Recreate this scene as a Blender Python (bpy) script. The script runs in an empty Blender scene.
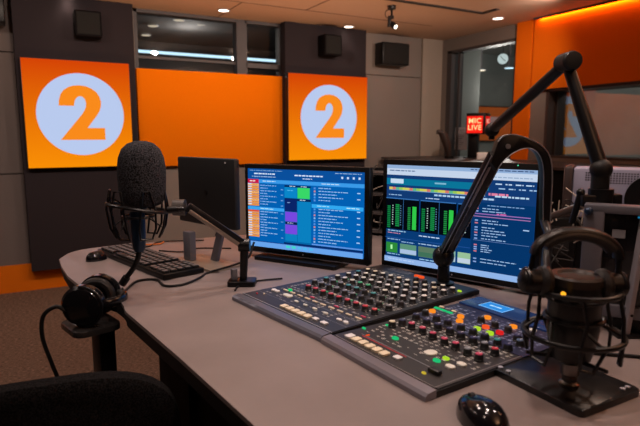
import bpy, bmesh, math, random
from mathutils import Vector, Matrix
S = bpy.context.scene
PI = math.pi
R = math.radians
random.seed(7)

# ------------------------------------------------------------------ camera, world, light, exposure
cam_d = bpy.data.cameras.new('camera')
cam = bpy.data.objects.new('camera', cam_d)
S.collection.objects.link(cam)
cam.location = (0, 0, 1.30)
cam.rotation_euler = (R(90 - 8.2), 0, R(-28.8))
cam_d.sensor_width = 36
cam_d.lens = 537 / 640 * 36
cam_d.clip_start = 0.02
cam_d.dof.use_dof = True
cam_d.dof.focus_distance = 1.65
cam_d.dof.aperture_fstop = 4.5
S.camera = cam
S.view_settings.view_transform = 'Standard'
S.view_settings.look = 'None'
S.view_settings.gamma = 1
S.view_settings.use_curve_mapping = False
S.view_settings.exposure = 0.0
w = bpy.data.worlds.new('world')
S.world = w
w.use_nodes = True
w.node_tree.nodes['Background'].inputs[0].default_value = (0.5, 0.45, 0.45, 1)
w.node_tree.nodes['Background'].inputs[1].default_value = 0.02
H = 2.41          # ceiling height
# small ceiling lamps over the desk and floor, and two unseen fill lights added behind the camera to brighten the ceiling
def spot(name, loc, d, p, col, size=140, r=0.03):
    ld = bpy.data.lights.new(name, 'SPOT'); ld.energy = p; ld.color = col; ld.spot_size = R(size); ld.spot_blend = 1.0; ld.shadow_soft_size = r
    lo = bpy.data.objects.new(name, ld); S.collection.objects.link(lo); lo.location = loc
    lo.rotation_euler = Vector(d).to_track_quat('-Z', 'Y').to_euler()
for x, y, p in ((0.35, 0.7, 16), (1.5, 0.5, 16), (0.4, 1.7, 20), (1.5, 1.7, 20), (-0.9, 2.2, 26), (-0.6, 3.4, 26)):
    spot('overhead_lamp', (x, y, 2.37), (0, 0, -1), p, (1.0, 0.80, 0.72))
spot('ceiling_fill', (1.0, -1.4, 1.75), (0.1, 0.5, 1), 200, (1.0, 0.66, 0.44), 115)
spot('ceiling_fill', (2.8, 0.2, 1.75), (0.1, 0.5, 1), 200, (1.0, 0.66, 0.44), 115)
for x, y in ((0.5, 3.7), (1.7, 3.7), (2.9, 3.7), (3.9, 3.3)):     # unseen fill lights added low behind the desk to warm the ceiling
    spot('low_ceiling_fill', (x, y, 0.35), (0, 0.12, 1), 58 if x < 3.5 else 30, (1.0, 0.56, 0.30), 95)
for wx in (-0.6, 0.5, 1.6, 2.7, 3.8):        # unseen fill lights added to brighten the back wall
    ld = bpy.data.lights.new('wall_fill', 'SPOT'); ld.energy = 50; ld.color = (1.0, 0.78, 0.64); ld.spot_size = R(115); ld.spot_blend = 1.0; ld.shadow_soft_size = 0.03
    lo = bpy.data.objects.new('wall_fill', ld); S.collection.objects.link(lo); lo.location = (wx, 2.9, 2.37)
    lo.rotation_euler = Vector((0.0, 2.2, -1.0)).to_track_quat('-Z', 'Y').to_euler()
DOWN_W = 9.0     # watts of each recessed downlight over the studio
DOWN_COL = (1.0, 0.74, 0.60)
COVE_W = 10.0

# ------------------------------------------------------------------ materials
MATS = {}
def mat(name, col, rough=0.5, metal=0.0, noise=0.0, scale=40.0, bump=0.0, emit=None, es=0.0, spec=0.5, coat=0.0, stretch=None, crisp=False):
    if name in MATS: return MATS[name]
    m = bpy.data.materials.new(name)
    m.use_nodes = True
    nt = m.node_tree
    b = nt.nodes['Principled BSDF']
    b.inputs['Base Color'].default_value = (*col, 1)
    b.inputs['Roughness'].default_value = rough
    b.inputs['Metallic'].default_value = metal
    b.inputs['Specular IOR Level'].default_value = spec
    b.inputs['Coat Weight'].default_value = coat
    if emit:
        b.inputs['Emission Color'].default_value = (*emit, 1)
        b.inputs['Emission Strength'].default_value = es
    tc = nt.nodes.new('ShaderNodeTexCoord')
    mp = nt.nodes.new('ShaderNodeMapping')
    if stretch: mp.inputs['Scale'].default_value = stretch
    nt.links.new(tc.outputs['Object'], mp.inputs[0])
    nz = nt.nodes.new('ShaderNodeTexNoise')
    nz.inputs['Scale'].default_value = scale
    nz.inputs['Detail'].default_value = 4
    nt.links.new(mp.outputs[0], nz.inputs['Vector'])
    mx = nt.nodes.new('ShaderNodeMix')
    mx.data_type = 'RGBA'
    k = noise if noise else 0.06
    mx.inputs[6].default_value = (*[c * (1 - k) for c in col], 1)
    mx.inputs[7].default_value = (*[min(1, c * (1 + k)) for c in col], 1)
    if crisp:
        mr = nt.nodes.new('ShaderNodeMapRange'); mr.inputs[1].default_value = 0.40; mr.inputs[2].default_value = 0.62
        nt.links.new(nz.outputs[0], mr.inputs[0]); nt.links.new(mr.outputs[0], mx.inputs[0])
    else: nt.links.new(nz.outputs[0], mx.inputs[0])
    nt.links.new(mx.outputs[2], b.inputs['Base Color'])
    if bump:
        bp = nt.nodes.new('ShaderNodeBump')
        bp.inputs['Strength'].default_value = bump
        bp.inputs['Distance'].default_value = 0.002
        nt.links.new(nz.outputs[0], bp.inputs['Height'])
        nt.links.new(bp.outputs[0], b.inputs['Normal'])
    MATS[name] = m
    return m

def emis(name, col, s):
    if name in MATS: return MATS[name]
    m = bpy.data.materials.new(name)
    m.use_nodes = True
    nt = m.node_tree
    nt.nodes.clear()
    e = nt.nodes.new('ShaderNodeEmission')
    e.inputs[0].default_value = (*col, 1)
    e.inputs[1].default_value = s
    o = nt.nodes.new('ShaderNodeOutputMaterial')
    nt.links.new(e.outputs[0], o.inputs[0])
    MATS[name] = m
    return m

def glass(name, base=0.06, tint=(0.85, 0.88, 0.9)):
    m = bpy.data.materials.new(name)
    m.use_nodes = True
    nt = m.node_tree
    nt.nodes.clear()
    t = nt.nodes.new('ShaderNodeBsdfTransparent')
    t.inputs[0].default_value = (*tint, 1)
    g = nt.nodes.new('ShaderNodeBsdfGlossy')
    g.inputs['Roughness'].default_value = 0.01
    lw = nt.nodes.new('ShaderNodeLayerWeight')       # Schlick reflectance of a pane
    lw.inputs[0].default_value = 0.5
    pw = nt.nodes.new('ShaderNodeMath'); pw.operation = 'POWER'; pw.inputs[1].default_value = 4.0
    nt.links.new(lw.outputs['Facing'], pw.inputs[0])
    ad = nt.nodes.new('ShaderNodeMath')
    ad.operation = 'ADD'
    ad.inputs[1].default_value = base
    nt.links.new(pw.outputs[0], ad.inputs[0])
    mx = nt.nodes.new('ShaderNodeMixShader')
    nt.links.new(ad.outputs[0], mx.inputs[0])
    nt.links.new(t.outputs[0], mx.inputs[1])
    nt.links.new(g.outputs[0], mx.inputs[2])
    o = nt.nodes.new('ShaderNodeOutputMaterial')
    nt.links.new(mx.outputs[0], o.inputs[0])
    return m

def display(name, s):
    """a lit screen showing the picture stored per face"""
    m = bpy.data.materials.new(name)
    m.use_nodes = True
    nt = m.node_tree
    nt.nodes.clear()
    a = nt.nodes.new('ShaderNodeVertexColor')
    a.layer_name = 'picture'
    e = nt.nodes.new('ShaderNodeEmission')
    e.inputs[1].default_value = s
    nt.links.new(a.outputs[0], e.inputs[0])
    o = nt.nodes.new('ShaderNodeOutputMaterial')
    nt.links.new(e.outputs[0], o.inputs[0])
    return m

BLK = mat('black_plastic', (0.0045, 0.0045, 0.005), 0.40, spec=0.3)
BLKM = mat('black_metal', (0.004, 0.004, 0.005), 0.33, 0.0, spec=0.4)
BLKG = mat('gloss_black', (0.006, 0.006, 0.008), 0.14, coat=0.3)
SAT = mat('satin_dark', (0.005, 0.0045, 0.005), 0.38, spec=0.35)
RUB = mat('black_rubber', (0.005, 0.005, 0.0055), 0.5, spec=0.3)
FOAM = mat('foam', (0.030, 0.030, 0.036), 0.95, noise=1.0, scale=300, crisp=True, bump=1.0, spec=0.25)
FAB = mat('seat_fabric', (0.006, 0.0055, 0.006), 0.95, spec=0.1, noise=0.9, crisp=True, scale=300, bump=0.6)
SIL = mat('silver', (0.38, 0.38, 0.42), 0.35, 0.8)
CHR = mat('chrome', (0.6, 0.6, 0.62), 0.15, 1.0)
ALU = mat('light_aluminium', (0.42, 0.43, 0.50), 0.5, 0.3)
DESK = mat('desk_laminate', (0.230, 0.19, 0.185), 0.42, noise=0.20, scale=7, spec=0.4)
EDGE = mat('desk_edge', (0.015, 0.012, 0.012), 0.6, spec=0.2)
WALLM = mat('wall_beige', (0.22, 0.185, 0.165), 0.85, noise=0.06, scale=3)
WALLG = mat('wall_grey', (0.13, 0.105, 0.10), 0.85, noise=0.1, scale=3, stretch=(6, 1, 1))
DARKP = mat('dark_acoustic_panel', (0.032, 0.026, 0.030), 0.95, spec=0.1, noise=0.2, scale=300)
CEIL = mat('ceiling_paint', (0.52, 0.37, 0.28), 0.85)
ORF = mat('orange_fabric', (0.85, 0.16, 0.003), 0.95, noise=0.12, scale=120, spec=0.1)
ORK = mat('orange_kickboard', (0.62, 0.14, 0.004), 0.8, spec=0.1, noise=0.08, scale=4)
CARPET = mat('carpet', (0.15, 0.095, 0.068), 0.97, noise=0.6, crisp=True, scale=45, bump=0.6, stretch=(1, 7, 1), spec=0.05)
FRAME = mat('window_frame_grey', (0.06, 0.052, 0.055), 0.5)
DIMC = mat('control_room_paint', (0.20, 0.215, 0.205), 0.9, noise=0.3, scale=1.5)
DIM = mat('dim_room_paint', (0.10, 0.095, 0.095), 0.9, noise=0.25, scale=2)

# ------------------------------------------------------------------ mesh builder
class MB:
    def __init__(s): s.bm = bmesh.new(); s.idx = 0
    def _m(s, geom):
        for f in geom: f.material_index = s.idx
    def box(s, c, d, rz=0, M=None, bev=0.0):
        before = set(s.bm.faces)
        r = bmesh.ops.create_cube(s.bm, size=1)
        T = Matrix.Translation(c) @ Matrix.Rotation(rz, 4, 'Z')
        if M is not None: T = M @ T
        T = T @ Matrix.Diagonal((*d, 1))
        bmesh.ops.transform(s.bm, matrix=T, verts=r['verts'])
        if bev:
            es = {e for v in r['verts'] for e in v.link_edges}
            bmesh.ops.bevel(s.bm, geom=list(es), offset=bev, segments=2, affect='EDGES', profile=0.5)
        s._m([f for f in s.bm.faces if f not in before])
        return s
    def tube(s, pts, r, n=10, closed=False, rs=None, caps=True, flat=1.0):
        P = [Vector(p) for p in pts]; N = len(P); rings = []
        prev = None
        for i, p in enumerate(P):
            if closed: t = (P[(i+1) % N] - P[i-1]).normalized()
            elif i == 0: t = (P[1] - P[0]).normalized()
            elif i == N-1: t = (P[-1] - P[-2]).normalized()
            else: t = ((P[i+1]-P[i]).normalized() + (P[i]-P[i-1]).normalized()).normalized()
            if prev is None:
                a = Vector((0, 0, 1)) if abs(t.z) < 0.9 else Vector((1, 0, 0))
                u = (a - t * a.dot(t)).normalized()
            else:
                u = (prev - t * prev.dot(t))
                u = u.normalized() if u.length > 1e-6 else t.orthogonal().normalized()
            prev = u; v = t.cross(u)
            rr = rs[i] if rs else r
            rings.append([s.bm.verts.new(p + (u*math.cos(2*PI*k/n) + v*math.sin(2*PI*k/n)*flat)*rr) for k in range(n)])
        fs = []
        M = N if closed else N-1
        for i in range(M):
            a, b = rings[i], rings[(i+1) % N]
            for k in range(n):
                fs.append(s.bm.faces.new((a[k], a[(k+1) % n], b[(k+1) % n], b[k])))
        if caps and not closed:
            fs.append(s.bm.faces.new(rings[0][::-1])); fs.append(s.bm.faces.new(rings[-1]))
        s._m(fs)
        return s
    def cyl(s, a, b, r, r2=None, n=20):
        return s.tube([a, b], r, n, rs=[r, r if r2 is None else r2])
    def lathe(s, prof, c=(0, 0, 0), n=24, axis=(0, 0, 1), sx=1.0, sy=1.0):
        """prof: (radius, height) from the bottom"""
        q = Vector((0, 0, 1)).rotation_difference(Vector(axis).normalized()).to_matrix()
        c = Vector(c); rings = []
        for (r, z) in prof:
            if r <= 1e-6: rings.append([s.bm.verts.new(c + q @ Vector((0, 0, z)))])
            else: rings.append([s.bm.verts.new(c + q @ Vector((r*math.cos(2*PI*k/n)*sx, r*math.sin(2*PI*k/n)*sy, z))) for k in range(n)])
        fs = []
        for a, b in zip(rings, rings[1:]):
            for k in range(n):
                k2 = (k+1) % n
                if len(a) == 1 and len(b) == 1: continue
                if len(a) == 1: fs.append(s.bm.faces.new((a[0], b[k2], b[k])))
                elif len(b) == 1: fs.append(s.bm.faces.new((a[k], a[k2], b[0])))
                else: fs.append(s.bm.faces.new((a[k], a[k2], b[k2], b[k])))
        if len(rings[0]) > 1: fs.append(s.bm.faces.new(rings[0][::-1]))
        if len(rings[-1]) > 1: fs.append(s.bm.faces.new(rings[-1]))
        s._m(fs)
        return s
    def ball(s, c, r, n=20, sz=1.0):
        k = 10
        return s.lathe([(r*math.sin(PI*i/k) if 0 < i < k else 0, -r*math.cos(PI*i/k)*sz) for i in range(k+1)], c, n)
    def ring(s, c, R_, r, axis=(0, 0, 1), n=40, m=8, sx=1.0, sy=1.0):
        q = Vector((0, 0, 1)).rotation_difference(Vector(axis).normalized()).to_matrix()
        return s.tube([Vector(c) + q @ Vector((R_*math.cos(2*PI*k/n)*sx, R_*math.sin(2*PI*k/n)*sy, 0)) for k in range(n)], r, m, closed=True)
    def prism(s, poly, z0, z1, M=None, bev=0.0, seg=2):
        before = set(s.bm.faces)
        lo = [s.bm.verts.new((x, y, z0)) for x, y in poly]
        hi = [s.bm.verts.new((x, y, z1)) for x, y in poly]
        n = len(poly)
        top = s.bm.faces.new(hi); bot = s.bm.faces.new(lo[::-1])
        for k in range(n): s.bm.faces.new((lo[k], lo[(k+1) % n], hi[(k+1) % n], hi[k]))
        if M is not None: bmesh.ops.transform(s.bm, matrix=M, verts=lo+hi)
        if bev:
            es = list(top.edges)
            bmesh.ops.bevel(s.bm, geom=es, offset=bev, segments=seg, affect='EDGES', profile=0.5)
        s._m([f for f in s.bm.faces if f not in before])
        return s
    def quad(s, a, b, c, d):
        f = s.bm.faces.new([s.bm.verts.new(p) for p in (a, b, c, d)])
        f.material_index = s.idx
        return s
    def build(s, name, mats, parent=None, smooth=True):
        me = bpy.data.meshes.new(name)
        bmesh.ops.recalc_face_normals(s.bm, faces=s.bm.faces)
        s.bm.to_mesh(me); s.bm.free()
        for m in (mats if isinstance(mats, (list, tuple)) else [mats]): me.materials.append(m)
        if smooth:
            me.polygons.foreach_set('use_smooth', [True]*len(me.polygons))
            me.set_sharp_from_angle(angle=R(35))
        o = bpy.data.objects.new(name, me)
        S.collection.objects.link(o)
        o.parent = parent
        return o

def tag(o, label=None, cat=None, group=None, kind=None):
    if label: o['label'] = label
    if cat: o['category'] = cat
    if group: o['group'] = group
    if kind: o['kind'] = kind
    return o
def thing(name, label, cat, loc=(0, 0, 0), rz=0, group=None):
    o = bpy.data.objects.new(name, None)
    o.empty_display_size = 0.05
    S.collection.objects.link(o)
    o.location = loc; o.rotation_euler = (0, 0, rz)
    return tag(o, label, cat, group)
def struct(name, mb, m, parent=None):
    o = mb.build(name, m, parent, smooth=False)
    o['kind'] = 'structure'
    return o
def copy_tree(o, parent=None):
    c = o.copy(); S.collection.objects.link(c); c.parent = parent
    for ch in list(o.children): copy_tree(ch, c)
    return c
def spline(pts, n=8, closed=False):
    """Catmull-Rom through pts"""
    P = [Vector(p) for p in pts]
    if closed: Q = [P[-1]] + P + [P[0], P[1]]
    else: Q = [P[0]*2-P[1]] + P + [P[-1]*2-P[-2]]
    out = []
    for i in range(1, len(Q)-2):
        a, b, c, d = Q[i-1:i+3]
        for k in range(n):
            t = k/n
            out.append(0.5*((2*b)+(c-a)*t+(2*a-5*b+4*c-d)*t*t+(3*b-a-3*c+d)*t**3))
    if not closed: out.append(P[-1])
    return out
def rrect(x0, y0, x1, y1, r, n=5):
    out = []
    for cx, cy, a0 in ((x1-r, y1-r, 0), (x0+r, y1-r, 90), (x0+r, y0+r, 180), (x1-r, y0+r, 270)):
        for k in range(n+1):
            a = R(a0 + 90*k/n); out.append((cx+r*math.cos(a), cy+r*math.sin(a)))
    return out
def frameM(o, x, y, z):
    M = Matrix((x, y, z)).transposed().to_4x4()
    M.translation = Vector(o)
    return M

# ------------------------------------------------------------------ room shell
BY = 5.10   # back wall
SX = 4.43   # side wall
X0, Y0 = -2.6, -2.2
m = MB(); m.box(((X0+SX)/2, (Y0+BY)/2, -0.05), (SX-X0+0.2, BY-Y0+0.2, 0.1)); struct('floor', m, CARPET)
m = MB(); m.box(((X0+SX)/2, (Y0+BY)/2, H+0.05), (SX-X0+0.2, BY-Y0+0.2, 0.1)); struct('ceiling', m, CEIL)
# shadow gaps of the ceiling boards and the lower band along the walls
m = MB()
for p, q in (((0.4, 4.45, H), (3.75, 4.45, H)), ((1.7, 4.45, H), (1.7, 5.1, H)), ((2.3, 2.2, H), (2.3, 4.45, H))):
    c = [(a+b)/2 for a, b in zip(p, q)]
    m.box((c[0], c[1], H-0.001), (max(abs(p[0]-q[0]), 0.008), max(abs(p[1]-q[1]), 0.008), 0.003))
struct('trim_1', m, mat('ceiling_gap', (0.10, 0.065, 0.05), 0.9))
T = 0.15
m = MB()   # back wall with two upper windows
def yb(x0, x1, z0, z1, m=None): m.box(((x0+x1)/2, BY+T/2, (z0+z1)/2), (x1-x0, T, z1-z0))
yb(X0, 0.93, 0, H, m); yb(0.93, 2.37, 0, 1.60, m); yb(2.37, SX+T, 0, H, m)
struct('wall_back', m, WALLM)
m = MB()   # grey cladding left of the dark panel
for z0, z1 in ((0.23, 0.985), (0.995, 1.955), (1.965, H)):
    m.box(((X0-0.01)/2, BY-0.015, (z0+z1)/2), (-0.01-X0, 0.03, z1-z0))
struct('wall_cladding_left', m, WALLG)
m = MB()
for x0, x1, z0, z1 in ((3.30, 4.13, 0.2, 1.962), (3.30, 4.13, 1.97, H)):
    m.box(((x0+x1)/2, BY-0.015 - (0.02 if x0 > 4 else 0), (z0+z1)/2), (x1-x0, 0.03, z1-z0))
struct('wall_cladding_right', m, WALLM)
m = MB(); m.box((4.2825, BY-0.036, 1.305), (0.295, 0.032, 2.21)); struct('wall_corner_panel', m, mat('corner_panel_paint', (0.36, 0.30, 0.25), 0.85))
m = MB(); m.box((X0-T/2, (Y0+BY)/2, H/2), (T, BY-Y0+0.2, H)); struct('wall_left', m, WALLG)
m = MB(); m.box(((X0+SX)/2, Y0-T/2, H/2), (SX-X0+2*T, T, H)); struct('wall_front', m, WALLG)
# side wall with a door-height window near the corner and the wide studio window
m = MB()
def xb(y0, y1, z0, z1, x=SX, t=T, m=None): m.box((x+t/2, (y0+y1)/2, (z0+z1)/2), (t, y1-y0, z1-z0))
xb(4.96, BY, 0, H, m=m); xb(3.92, 4.96, 2.275, H, m=m); xb(3.92, 4.96, 0, 1.02, m=m)
xb(3.56, 3.92, 0, H, m=m); xb(Y0, 3.56, 1.735, H, m=m); xb(Y0, 3.56, 0, 1.09, m=m); xb(Y0, 0.6, 1.09, 1.735, m=m)
struct('wall_right', m, WALLM)
# kickboard along the back wall
m = MB(); m.box(((X0+SX)/2, BY-0.035, 0.115), (SX-X0, 0.03, 0.23)); struct('baseboard_back', m, ORK)
# neighbouring rooms seen through the glass
m = MB()
m.box((1.6, 8.6, 1.3), (6, 0.1, 2.9)); m.box((1.6, 6.9, 2.75), (6, 3.4, 0.1)); m.box((-1.4, 6.9, 1.3), (0.1, 3.4, 2.9)); m.box((4.6, 6.9, 1.3), (0.1, 3.4, 2.9)); m.box((1.6, 6.9, -0.05), (6, 3.4, 0.1))
struct('wall_corridor', m, DIM)
m = MB()
m.box((9.6, 3.8, 1.5), (0.1, 9.5, 3.2)); m.box((7.2, 3.8, 3.05), (5.0, 9.5, 0.1)); m.box((7.1, 8.6, 1.5), (5.0, 0.1, 3.2)); m.box((7.1, -0.9, 1.5), (5.0, 0.1, 3.2)); m.box((7.1, 3.8, -0.05), (5.0, 9.5, 0.1)); m.box((4.72, 6.9, 1.5), (0.05, 3.4, 3.2))
struct('wall_control_room', m, DIMC)
m = MB(); m.box((6.0, 6.35, 1.5), (0.35, 0.35, 3.0)); m.box((7.5, 8.3, 1.5), (0.25, 0.3, 3.0)); struct('wall_pillars', m, mat('pillar_paint', (0.36, 0.38, 0.36), 0.8))

# windows
GL = glass('window_glass', 0.03)
m = MB()
xs = (0.93, 1.885, 1.99, 2.37)
m.box((1.9375, BY+0.05, 2.0), (0.105, 0.10, 0.85)); m.box((0.945, BY+0.05, 2.0), (0.03, 0.1, 0.85)); m.box((2.355, BY+0.05, 2.0), (0.03, 0.1, 0.85))
m.box((1.41, BY+0.05, H-0.015), (0.96, 0.1, 0.03)); m.box((2.17, BY+0.05, H-0.015), (0.4, 0.1, 0.03))
m.box((2.17, BY+0.05, 1.985), (0.38, 0.1, 0.045)); m.box((1.65, BY+0.05, 1.61), (1.44, 0.1, 0.03)); m.box((1.41, BY+0.06, 2.0), (0.95, 0.05, 0.025))
win = struct('window_1', m, FRAME)
m = MB(); m.box((1.41, BY+0.06, 2.0), (0.92, 0.006, 0.78)); struct('window_pane', m, GL, win)
m = MB(); m.box((2.17, BY+0.06, 2.0), (0.34, 0.006, 0.78)); struct('window_pane', m, GL, win)
m = MB()   # tall window by the corner
m.box((SX+0.06, 4.93, 1.65), (0.12, 0.07, 1.25)); m.box((SX+0.06, 3.945, 1.65), (0.12, 0.05, 1.25)); m.box((SX+0.06, 4.44, 2.26), (0.12, 1.03, 0.03)); m.box((SX+0.06, 4.44, 1.035), (0.12, 1.03, 0.03))
m.box((SX+0.06, 4.80, 1.65), (0.05, 0.03, 1.22))
win2 = struct('window_2', m, FRAME)
m = MB(); m.box((SX+0.06, 4.44, 1.65), (0.008, 0.96, 1.21)); struct('window_pane', m, glass('window_glass_side', 0.02), win2)
m = MB()   # wide studio window
m.box((SX+0.145, 3.545, 1.41), (0.29, 0.03, 0.65)); m.box((SX+0.145, 2.1, 1.725), (0.29, 3.0, 0.02)); m.box((SX+0.145, 2.1, 1.10), (0.29, 3.0, 0.02)); m.box((SX+0.13, 3.53, 1.41), (0.05, 0.03, 0.62))
win3 = struct('window_3', m, mat('window_frame_brown', (0.05, 0.03, 0.025), 0.5))
m = MB(); m.box((SX+0.07, 2.1, 1.41), (0.008, 2.90, 0.61), R(-2.2)); struct('window_pane', m, glass('window_glass_wide', 0.10), win3)

# orange fabric on the side wall
m = MB()
m.box((SX-0.015, 3.83, 1.205), (0.03, 0.19, 2.41)); 
struct('wall_fabric_narrow', m, ORF)
m = MB(); m.box((SX-0.015, 2.0-0.15, 2.075), (0.03, 3.73, 0.67)); struct('wall_fabric_wide', m, ORF)
# cove light line at the ceiling of the side wall
t = thing('cove_light', 'thin orange light line where orange side wall meets ceiling', 'light', (SX-0.055, 1.75, H))
m = MB(); m.box((-0.008, 0, -0.009), (0.012, 3.9, 0.018)); m.build('housing', FRAME, t, smooth=False)
m = MB(); m.box((0.002, 0, -0.003), (0.006, 3.88, 0.006)); m.build('light_strip', emis('cove', (1.0, 0.30, 0.05), 4.0), t, smooth=False)
ld = bpy.data.lights.new('cove_glow', 'AREA'); ld.shape = 'RECTANGLE'; ld.size = 3.8; ld.size_y = 0.02; ld.energy = COVE_W; ld.color = (1.0, 0.34, 0.06)
lo = bpy.data.objects.new('cove_glow', ld); S.collection.objects.link(lo); lo.parent = t
lo.location = (0.008, 0, -0.008)
lo.rotation_euler = Vector((-0.5, 0, 0.87)).to_track_quat('Z', 'X').to_euler()   # throws light down the wall
lo.rotation_euler = Matrix(((0, -0.5, -0.87), (1, 0, 0), (0, -0.87, 0.5))).to_euler()

# ------------------------------------------------------------------ dark panels, signs, orange panel
for x0, x1, lab in ((-0.005, 0.900, 'tall dark acoustic wall panel behind the left lit number sign'), (2.335, 3.290, 'tall dark acoustic wall panel behind the right lit number sign')):
    m = MB(); m.box(((x0+x1)/2, BY-0.085, (0.18+H)/2), (x1-x0, 0.11, H-0.18), bev=0.004)
    tag(m.build('acoustic_panel', DARKP), lab, 'wall panel', 'dark acoustic panels on the back wall')
m = MB(); m.box((1.645, BY-0.03, 1.455), (1.44, 0.06, 0.87), bev=0.004)
tag(m.build('fabric_panel', mat('orange_fabric_panel', (1.0, 0.21, 0.002), 0.95, noise=0.1, scale=160, spec=0.05)), 'wide plain orange fabric panel between the two number signs', 'wall panel')

two = [(172, 308), (174, 290), (180, 273), (190, 260), (205, 251), (220, 246.5), (238, 245), (257, 247), (275, 254), (289, 264), (298, 278), (302, 293), (301, 307), (297, 320), (288, 335), (275, 351), (256, 375), (310, 375), (310, 412), (172, 412), (240, 334), (249, 321), (254, 309), (255, 297), (252, 287), (246, 280), (238, 278), (229, 281), (222, 290), (219, 300), (218, 308)]
def sign(loc, wdt, hgt, lab, cr, dz, wob):
    """lit sign facing -Y"""
    t = thing('number_sign', lab, 'sign', loc, 0, 'lit orange number signs')
    m = MB(); m.box((0, 0, 0), (wdt, 0.06, hgt), bev=0.003); m.build('housing', BLK, t)
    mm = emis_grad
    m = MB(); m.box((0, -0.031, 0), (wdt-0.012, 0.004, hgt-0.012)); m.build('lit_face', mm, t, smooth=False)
    M = Matrix.Translation((wob, 0, dz)) @ Matrix.Rotation(R(90), 4, 'X')
    m = MB(); m.prism([(cr*math.cos(2*PI*k/64), cr*math.sin(2*PI*k/64)) for k in range(64)], 0.033, 0.036, M); m.build('disc', emis('sign_white', (0.50, 0.61, 0.88), 0.97), t, smooth=False)
    sc = cr/134.0
    m = MB(); m.prism([((x-239)*sc, -(y-334)*sc*1.07) for x, y in two][::-1], 0.0365, 0.039, M); m.build('numeral', emis('sign_orange', (1.0, 0.27, 0.012), 0.95), t, smooth=False)
# the sign's face runs from yellow-orange at its bottom to red at its top
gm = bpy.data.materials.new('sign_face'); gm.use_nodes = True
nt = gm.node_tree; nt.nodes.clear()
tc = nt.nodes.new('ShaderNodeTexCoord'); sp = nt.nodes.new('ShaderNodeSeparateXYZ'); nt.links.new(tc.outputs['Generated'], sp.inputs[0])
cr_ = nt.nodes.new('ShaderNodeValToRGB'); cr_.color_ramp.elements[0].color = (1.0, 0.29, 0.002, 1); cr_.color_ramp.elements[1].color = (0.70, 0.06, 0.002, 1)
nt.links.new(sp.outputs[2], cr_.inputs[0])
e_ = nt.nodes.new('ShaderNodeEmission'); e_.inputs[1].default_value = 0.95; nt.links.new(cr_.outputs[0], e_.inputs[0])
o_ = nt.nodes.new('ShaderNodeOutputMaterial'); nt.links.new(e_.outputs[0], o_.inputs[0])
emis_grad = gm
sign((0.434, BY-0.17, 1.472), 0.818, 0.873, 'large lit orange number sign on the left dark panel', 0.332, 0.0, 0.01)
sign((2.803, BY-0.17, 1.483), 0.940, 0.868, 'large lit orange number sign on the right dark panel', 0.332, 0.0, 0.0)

# small wall speaker / projector box
t = thing('wall_speaker', 'black box speaker high on the beige wall at right', 'speaker', (3.65, BY-0.12, 2.185))
m = MB(); m.box((0, 0, 0), (0.36, 0.15, 0.235), bev=0.008); m.build('cabinet', BLK, t)
m = MB(); m.box((0, -0.078, 0), (0.33, 0.006, 0.205), bev=0.002); m.build('grille', mat('grille_cloth', (0.008, 0.008, 0.008), 0.95, noise=0.5, scale=400), t)
m = MB(); m.box((-0.16, 0.06, -0.02), (0.02, 0.14, 0.05)); m.build('bracket', SIL, t)
SPK = mat('speaker_black', (0.006, 0.005, 0.006), 0.8, spec=0.1)
for loc, lab in (((2.80, BY-0.215, 2.20), 'small black wall speaker above the right number sign'), ((0.53, BY-0.215, 2.19), 'small black wall speaker above the left number sign')):
    t = thing('wall_speaker', lab, 'speaker', loc)
    m = MB(); m.box((0, 0, 0), (0.20, 0.15, 0.20), bev=0.008); m.build('cabinet', SPK, t)
    m = MB(); m.box((0, -0.077, 0), (0.17, 0.005, 0.17)); m.build('grille', MATS['grille_cloth'], t)
t = thing('wall_speaker', 'black speaker hung in the upper left corner of the view', 'speaker', (-0.18, 4.9, 2.27))
m = MB(); m.box((0, 0, 0), (0.26, 0.2, 0.26), bev=0.01); m.build('cabinet', BLK, t)
m = MB(); m.cyl((0, 0.05, 0.12), (0, 0.05, 0.14), 0.02); m.build('bracket', BLKM, t)

# ------------------------------------------------------------------ ceiling lights
spots_vis = [((0.395, 4.93), 'leftmost round ceiling downlight above left sign'), ((1.657, 4.80), 'round ceiling downlight above the upper window'), ((3.02, 4.88), 'round ceiling downlight above the right sign'), ((4.06, 3.86), 'round ceiling downlight near the orange side wall')]
spots_hid = [((0.75, 2.1), 6), ((0.8, 0.9), 7), ((2.3, 2.6), 4), ((2.4, 1.0), 4), ((-0.9, 2.9), 4), ((-0.6, 0.6), 2)]
def downlight(x, y, lab, p, tilt=0):
    t = thing('ceiling_downlight', lab, 'ceiling light', (x, y, H), 0, 'recessed ceiling downlights')
    m = MB(); m.ring((0, 0, -0.003), 0.052, 0.006, n=32); m.build('trim_ring', ALU, t)
    m = MB(); m.cyl((0, 0, -0.004), (0, 0, -0.001), 0.047, n=28); m.build('lens', emis('lamp_lens', (1.0, 0.80, 0.62), 6.0), t)
    ld = bpy.data.lights.new('lamp', 'SPOT'); ld.energy = p; ld.color = DOWN_COL; ld.spot_size = R(130); ld.spot_blend = 0.8; ld.shadow_soft_size = 0.05
    lo = bpy.data.objects.new('lamp', ld); S.collection.objects.link(lo); lo.parent = t; lo.location = (0, 0, -0.03)
for (p, lab) in spots_vis: downlight(*p, lab, 1.2)
for p, k in spots_hid:      # the lamps over the desk, above the frame
    ld = bpy.data.lights.new('overhead_lamp', 'SPOT'); ld.energy = DOWN_W*k/2; ld.color = DOWN_COL; ld.spot_size = R(130); ld.spot_blend = 0.8; ld.shadow_soft_size = 0.05
    lo = bpy.data.objects.new('overhead_lamp', ld); S.collection.objects.link(lo); lo.location = (*p, H-0.03)

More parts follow.
